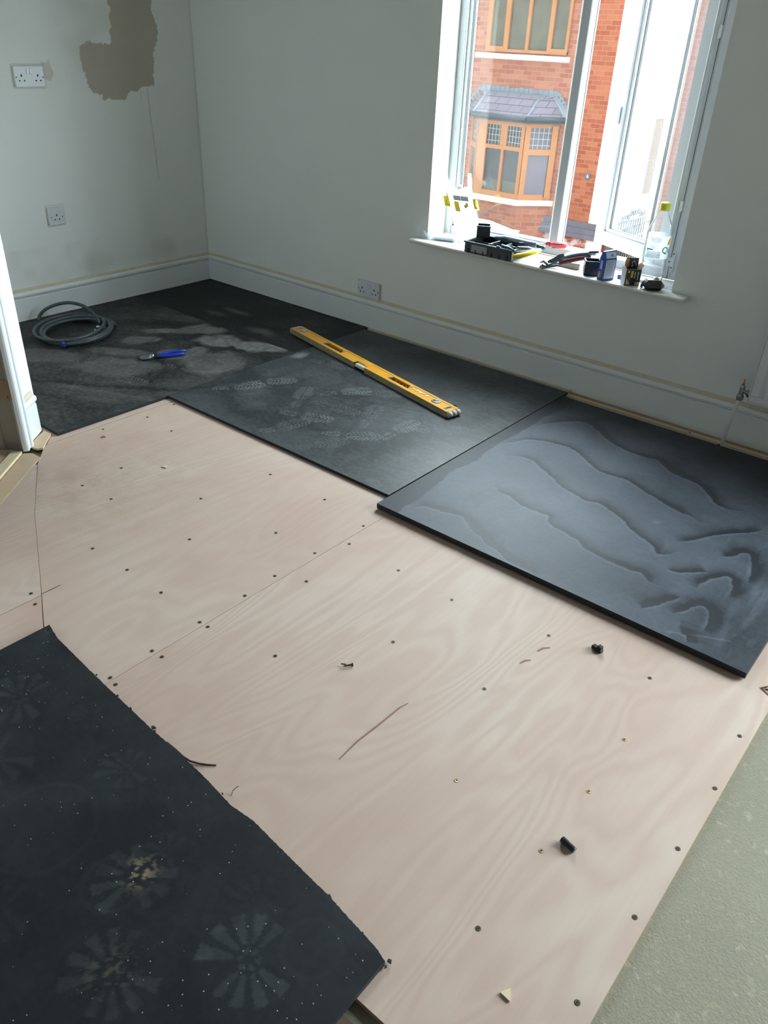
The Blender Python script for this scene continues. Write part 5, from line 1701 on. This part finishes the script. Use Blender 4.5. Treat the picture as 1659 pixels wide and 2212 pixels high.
b = MB(); hbox(b, -10, XE + .23, FYo - .05, FYo + .22, -1.69, -1.58, M['stone_band']); hbox(b, -10, XE + .23, FYo - .08, FYo + .2, -1.79, -1.69, M['stone_band']); hbox(b, -10, XE + .23, FYo - .11, FYo + .2, -1.86, -1.79, M['stone_band']); b.build('stone_plinth', hs)
b = MB(); hbox(b, XE, XE + .22, FYo + .01, FYo + .3, GZ, 3.3, M['render_white']); b.build('white_pilaster', hs)
# upper window
uw = MB()
hbox(uw, -5.64, -3.925, FYo - .04, FYo + .04, 1.126, 1.175, M['oak_frame'])
hbox(uw, -5.64, -3.925, FYo - .04, FYo + .04, 2.55, 2.62, M['oak_frame'])
for (xa, xb) in ((-5.64, -5.555), (-5.26, -5.165), (-4.79, -4.73), (-4.335, -4.255), (-3.975, -3.925)):
    hbox(uw, xa, xb, FYo - .045, FYo + .04, 1.13, 2.6, M['oak_frame'])
for (xa, xb) in ((-5.56, -5.26), (-4.26, -3.97)):
    hbox(uw, xa, xb, FYo - .05, FYo + .04, 1.165, 1.215, M['oak_frame'])
uo = uw.build('upper_window', hs)
for (xa, xb) in ((-5.555, -5.26), (-5.165, -4.79), (-4.73, -4.335), (-4.255, -3.975)):
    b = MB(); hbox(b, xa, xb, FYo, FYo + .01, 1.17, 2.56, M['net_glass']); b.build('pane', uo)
b = MB(); hbox(b, -5.83, -3.865, FYo - .10, FYo + .02, 1.015, 1.10, M['render_white'], .008); b.build('window_ledge', hs)
# bay window
BP = [(-5.80, FYo), (-5.33, 10.93), (-4.315, 10.93), (-3.885, FYo - .03)]
def bay_layer(b, off, z0, z1, m_):
    c = (-4.8, 11.4)
    pts = []
    n = len(BP)
    offs = []
    for i in range(n):
        if i == 0: d = Vector((-1, 0))
        elif i == n - 1: d = Vector((1, 0))
        elif i == 1: d = Vector((-.42, -1))
        else: d = Vector((.42, -1))
        pts.append((BP[i][0] + d.x * off + 4.6, BP[i][1] + d.y * off - FYo))
    pts[0] = (pts[0][0], .02); pts[-1] = (pts[-1][0], .02)
    b.prism(pts, z0 - GZ, z1 - GZ, m_)
b = MB(); bay_layer(b, 0.02, GZ, -1.41, M['brick']); b.build('bay_base', hs)
b = MB(); bay_layer(b, .10, -1.39, -1.30, M['render_white']); b.build('bay_ledge', hs)
bf = MB()
bay_layer(bf, .02, -1.30, -1.20, M['oak_frame'])
bay_layer(bf, .02, -.045, .10, M['oak_frame'])
def bay_bar(b, p, q, t0, t1, z0, z1, dep=.05, out=.015, m_=None):
    P_, Q_ = Vector(p), Vector(q); L = (Q_ - P_).length; d = (Q_ - P_).normalized(); nn = Vector((d.y, -d.x))
    c = P_ + d * (t0 + t1) / 2 + nn * (out - dep / 2 + .01)
    b.box(W(c.x, c.y, (z0 + z1) / 2), (t1 - t0, dep, z1 - z0), m_ or M['oak_frame'], rz=math.atan2(d.y, d.x))
p1, p2, p3 = BP[1], BP[2], BP[3]
for (t0, t1) in ((0, .19), (.50, .645), (.945, 1.015)):
    bay_bar(bf, p1, p2, t0, t1, -.45 if t0 == .5 else -1.25, 0.0)
bay_bar(bf, p1, p2, .545, .60, -1.25, -.4)
bay_bar(bf, p1, p2, .0, 1.01, -.455, -.385, out=.02)
L2 = (Vector(p3) - Vector(p2)).length
for (t0, t1) in ((0, .10), (L2 - .11, L2)):
    bay_bar(bf, p2, p3, t0, t1, -1.25, 0.0)
bay_bar(bf, p2, p3, .02, L2, -.50, -.40, out=.02)
L0 = (Vector(p1) - Vector(BP[0])).length
for (t0, t1) in ((0, .12), (L0 - .10, L0)):
    bay_bar(bf, BP[0], p1, t0, t1, -1.25, 0.0)
bay_bar(bf, BP[0], p1, .02, L0, -.50, -.40, out=.02)
bo = bf.build('bay_window', hs)
def bay_pane(p, q, t0, t1, z0, z1, lead, gm=None):
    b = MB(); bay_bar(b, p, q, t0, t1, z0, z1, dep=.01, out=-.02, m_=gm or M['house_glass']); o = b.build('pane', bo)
    if lead:
        b = MB()
        for k in range(1, 5): bay_bar(b, p, q, t0 + (t1 - t0) * k / 5 - .004, t0 + (t1 - t0) * k / 5 + .004, z0, z1, .006, -.012, M['lead_line'])
        for k in range(1, 4): bay_bar(b, p, q, t0, t1, z0 + (z1 - z0) * k / 4 - .004, z0 + (z1 - z0) * k / 4 + .004, .006, -.012, M['lead_line'])
        b.build('leaded_lines', bo)
for (t0, t1) in ((.16, .53), (.62, .96)):
    bay_pane(p1, p2, t0, t1, -.42, -.02, True, M['pane_clean'])
for (t0, t1) in ((.16, .57), (.58, .98)):
    bay_pane(p1, p2, t0, t1, -1.24, -.42, False, M['pane_clean'])
bay_pane(p2, p3, .08, L2 - .08, -.44, -.02, True); bay_pane(p2, p3, .08, L2 - .08, -1.24, -.46, False)
bay_pane(BP[0], p1, .10, L0 - .08, -.44, -.02, True); bay_pane(BP[0], p1, .10, L0 - .08, -1.24, -.46, False)
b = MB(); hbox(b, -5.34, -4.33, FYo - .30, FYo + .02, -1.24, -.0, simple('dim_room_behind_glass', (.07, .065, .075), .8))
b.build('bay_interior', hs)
# curtains and bed linen glimpsed behind the bay glass
M['cloth'] = simple('pale_blue_linen', (.42, .60, .66), .8, noise=.25, scale=4)
b = MB()
for (x0, y0, z0, x1_, z1_) in ():
    pass
vs = [(-5.20, -1.20), (-4.35, -1.22), (-4.36, -.98), (-4.62, -.92), (-4.80, -.78), (-4.98, -.62), (-5.12, -.56), (-5.20, -.66)]
b.add([W(x, 10.985, z) for x, z in vs] + [W(x, 10.995, z) for x, z in vs], [tuple(range(8)), tuple(range(15, 7, -1))] + [(i, (i + 1) % 8, (i + 1) % 8 + 8, i + 8) for i in range(8)], M['cloth'])
# bay roof
r = MB()
E = [(-6.02, FYo, .12), (-5.42, 10.76, .12), (-4.235, 10.76, .12), (-3.68, FYo, .12)]
Tt = [(-5.62, FYo, .47), (-5.46, FYo - .08, .47), (-4.30, FYo - .08, .47), (-4.05, FYo, .47)]
r.add([W(*p) for p in E + Tt], [(0, 1, 5, 4), (1, 2, 6, 5), (2, 3, 7, 6)], M['slate'])
r.build('bay_roof', hs)
b = MB()
for i in range(3):
    pa, pb = Vector(E[i]), Vector(E[i + 1])
    b.tube([W(*(pa + Vector((0, 0, -.01)))), W(*(pb + Vector((0, 0, -.01))))], .045, M['gutter'], 8)
bay_layer(b, .12, .03, .12, M['gutter'])
b.build('gutter', hs)
b = MB()
def hip(b, a, c, w_):
    b.tube([W(*a), W(*c)], w_, M['lead'], 6)
hip(b, E[1], Tt[1], .022); hip(b, E[2], Tt[2], .022); hip(b, E[3], Tt[3], .035)
b.add([W(-5.62, FYo - .02, .475), W(-4.02, FYo - .02, .475), W(-4.28, FYo - .17, .40), W(-5.50, FYo - .17, .40)], [(0, 1, 2, 3)], M['lead'])
b.add([W(-3.66, FYo - .02, .14), W(-3.80, FYo - .10, .14), W(-4.10, FYo - .04, .475), W(-4.0, FYo - .01, .475)], [(0, 1, 2, 3)], M['lead'])
random.seed(5)
for k in range(16):
    x = -5.66 + k * .105
    hbox(b, x, x + .10, FYo - .018 - .004 * (k % 2), FYo + .005, .46, .56 + random.uniform(-.012, .012), M['lead'])
for k in range(6):
    for sx in (-1, 1):
        x = (-5.68 - k * .055) if sx < 0 else (-4.0 + k * .055)
        z = .50 - k * .06
        b.add([W(x, FYo - .02, z + .06), W(x + sx * .10, FYo - .02, z), W(x - sx * .03, FYo - .02, z - .04)], [(0, 1, 2)], M['lead'])
b.build('lead_flashing', hs)
# house number plate
b = MB(); b.lathe([(.058, 0), (.058, .012), (.050, .016), (.0, .016)], W(-3.158, FYo, -.775), M['dark'], 28, axis=(0, -1, 0))
b.lathe([(.0585, .010), (.0585, .0165), (.052, .0165)], W(-3.158, FYo, -.775), M['stone_band'], 28, axis=(0, -1, 0)); b.build('number_plate', hs)
cu = bpy.data.curves.new('number', 'FONT'); cu.body = '6'; cu.size = .085; cu.align_x = 'CENTER'; cu.align_y = 'CENTER'; cu.extrude = .002
tmp = bpy.data.objects.new('number_tmp', cu)
nme = bpy.data.meshes.new_from_object(tmp)
nme.materials.clear(); nme.materials.append(M['card_white'])
no = bpy.data.objects.new('house_number', nme); col.objects.link(no); no.parent = hs
no.location = W(-3.158, FYo - .018, -.775); no.rotation_euler = (PI / 2, 0, 0)
bpy.data.objects.remove(tmp); bpy.data.curves.remove(cu)

# white rendered flank with a slot window, rubble base and iron railing
fl = thing('white_flank_wall', 'white rendered side wall seen through the open casement, with a narrow brick slot', 'house wall', (-3.0, 13.5, GZ))
def V(x, y, z): return (x + 3.0, y - 13.5, z - GZ)
def vbox(b, x0, x1, y0, y1, z0, z1, m_): b.box(V((x0 + x1) / 2, (y0 + y1) / 2, (z0 + z1) / 2), (x1 - x0, y1 - y0, z1 - z0), m_)
b = MB()
vbox(b, -3.3, -3.0, 12.3, 13.66, -1.9, 3.3, M['render_white'])
vbox(b, -3.3, -3.0, 14.06, 17.5, -1.9, 3.3, M['render_white'])
vbox(b, -3.3, -3.0, 13.66, 14.06, -1.9, -1.31, M['render_white'])
vbox(b, -3.3, -3.0, 13.66, 14.06, .10, 3.3, M['render_white'])
vbox(b, -3.3, -1.7, 17.5, 17.7, GZ, 3.3, M['render_white'])  # unseen end wall, added to shade the passage and flank
b.build('rendered_wall', fl)
b = MB(); vbox(b, -3.3, -3.012, 13.66, 14.06, -1.31, .10, M['brick_brown']); b.build('brick_slot', fl)
b = MB(); vbox(b, -3.02, -2.96, 13.58, 14.2, -1.47, -1.43, M['render_white']); b.build('slot_ledge', fl)
b = MB(); vbox(b, -3.3, -2.97, 12.3, 17.5, GZ, -1.93, M['rubble']); b.build('rubble_base', fl)
rl = thing('iron_railing', 'dark scrolled iron railing in front of the white side wall', 'railing', (-2.9, 13.3, -2.1))
b = MB()
for (z0, z1) in ((0, 0), (.36, .36)):
    b.tube([(0, -.75, z0 + .02), (0, .62, z1 + .02)], .016, M['iron'], 6)
b.build('rail', rl)
for k in range(12):
    y = -.70 + k * .115
    b = MB(); b.tube([(0, y, -.5), (0, y, .40)], .012, M['iron'], 6)
    b.build('upright', rl)
for k in range(11):
    y = -.642 + k * .115
    b = MB()
    r_ = .038; zc = .45 + (.06 if 4 <= k <= 7 else 0)
    b.tube([(0, y + r_ * math.cos(t * PI / 6), zc + r_ * 1.3 * math.sin(t * PI / 6)) for t in range(13)], .010, M['iron'], 5)
    if k % 2: b.tube([(0, y + r_ * math.cos(t * PI / 6), .20 + r_ * math.sin(t * PI / 6)) for t in range(13)], .010, M['iron'], 5)
    b.build('scroll', rl)

# neighbour house to the right of the gap
nh = thing('neighbour_house', 'dull pink-red brick house beyond the drainpipe at the far right of the window', 'house', (-.5, FYo, GZ))
b = MB()
b.box((.5 - 1.74 + 3, 1.6, 3.0), (6.0 - .02, 3.2, 6.1), M['brick_pink'])
b.build('brick_wall', nh)
b = MB(); b.tube([(-1.265, -.05, .1), (-1.265, -.05, 6.0)], .030, M['gutter'], 10); b.build('drainpipe', nh)
b = MB(); b.box((-1.218, -.01, 3.0), (.03, .03, 6.0), simple('tan_mortar_edge', (.42, .34, .26), .8)); b.build('corner_strip', nh)

# parked car
car = thing('parked_car', 'silver-white parked car below the bay window with a red rear lamp and whip aerial', 'car', (-4.72, 8.3, GZ + .03))
b = MB()
# side outline (x, z) of a small hatchback, rear at +x
out = [(-2.0, .30), (-1.95, .62), (-1.1, .85), (-.45, 1.28), (.2, 1.40), (1.1, 1.40), (1.62, 1.30), (1.92, .92), (2.02, .70), (2.02, .30)]
n = len(out)
def yw(z): return .84 if z < .9 else .84 - (z - .9) * .42
vs = [(x, -yw(z), z) for x, z in out] + [(x, yw(z), z) for x, z in out]
b.add(vs, [tuple(range(n - 1, -1, -1)), tuple(range(n, 2 * n))] + [(i, (i + 1) % n, (i + 1) % n + n, i + n) for i in range(n)], M['car_white'])
b.build('car_body', car)
b = MB()
b.add([(1.66, -.56, 1.27), (1.66, .56, 1.27), (1.915, .68, .95), (1.915, -.68, .95)], [(0, 1, 2, 3)], M['car_glass'])
b.build('rear_window', car)
b = MB(); b.box((1.67, 0, 1.33), (.10, 1.16, .03), M['car_white'], bev=.01); b.build('roof_spoiler', car)
b = MB(); b.box((1.70, .36, 1.31), (.06, .20, .04), M['lamp_red'], bev=.01); b.build('rear_lamp', car)
b = MB()
b.add([(-.40, -.665, 1.26), (.25, -.640, 1.36), (1.45, -.645, 1.30), (1.62, -.74, .95), (-.95, -.845, .92)], [(0, 1, 2, 3, 4)], M['car_glass'])
b.build('side_window', car)
for sx in (-1.25, 1.30):
    for sy in (-.76, .76):
        b = MB(); b.lathe([(.30, -.09), (.31, -.07), (.31, .07), (.30, .09)], (sx, sy, .30), M['black_rubber'], 20, axis=(0, 1, 0)); b.build('wheel', car)
b = MB(); b.lathe([(.05, 0), (.03, .03), (.0, .04)], (1.05, .05, 1.40), M['gutter'], 10); b.tube([(1.05, .05, 1.42), (1.40, .32, 1.75)], .006, M['gutter'], 5); b.build('aerial', car)
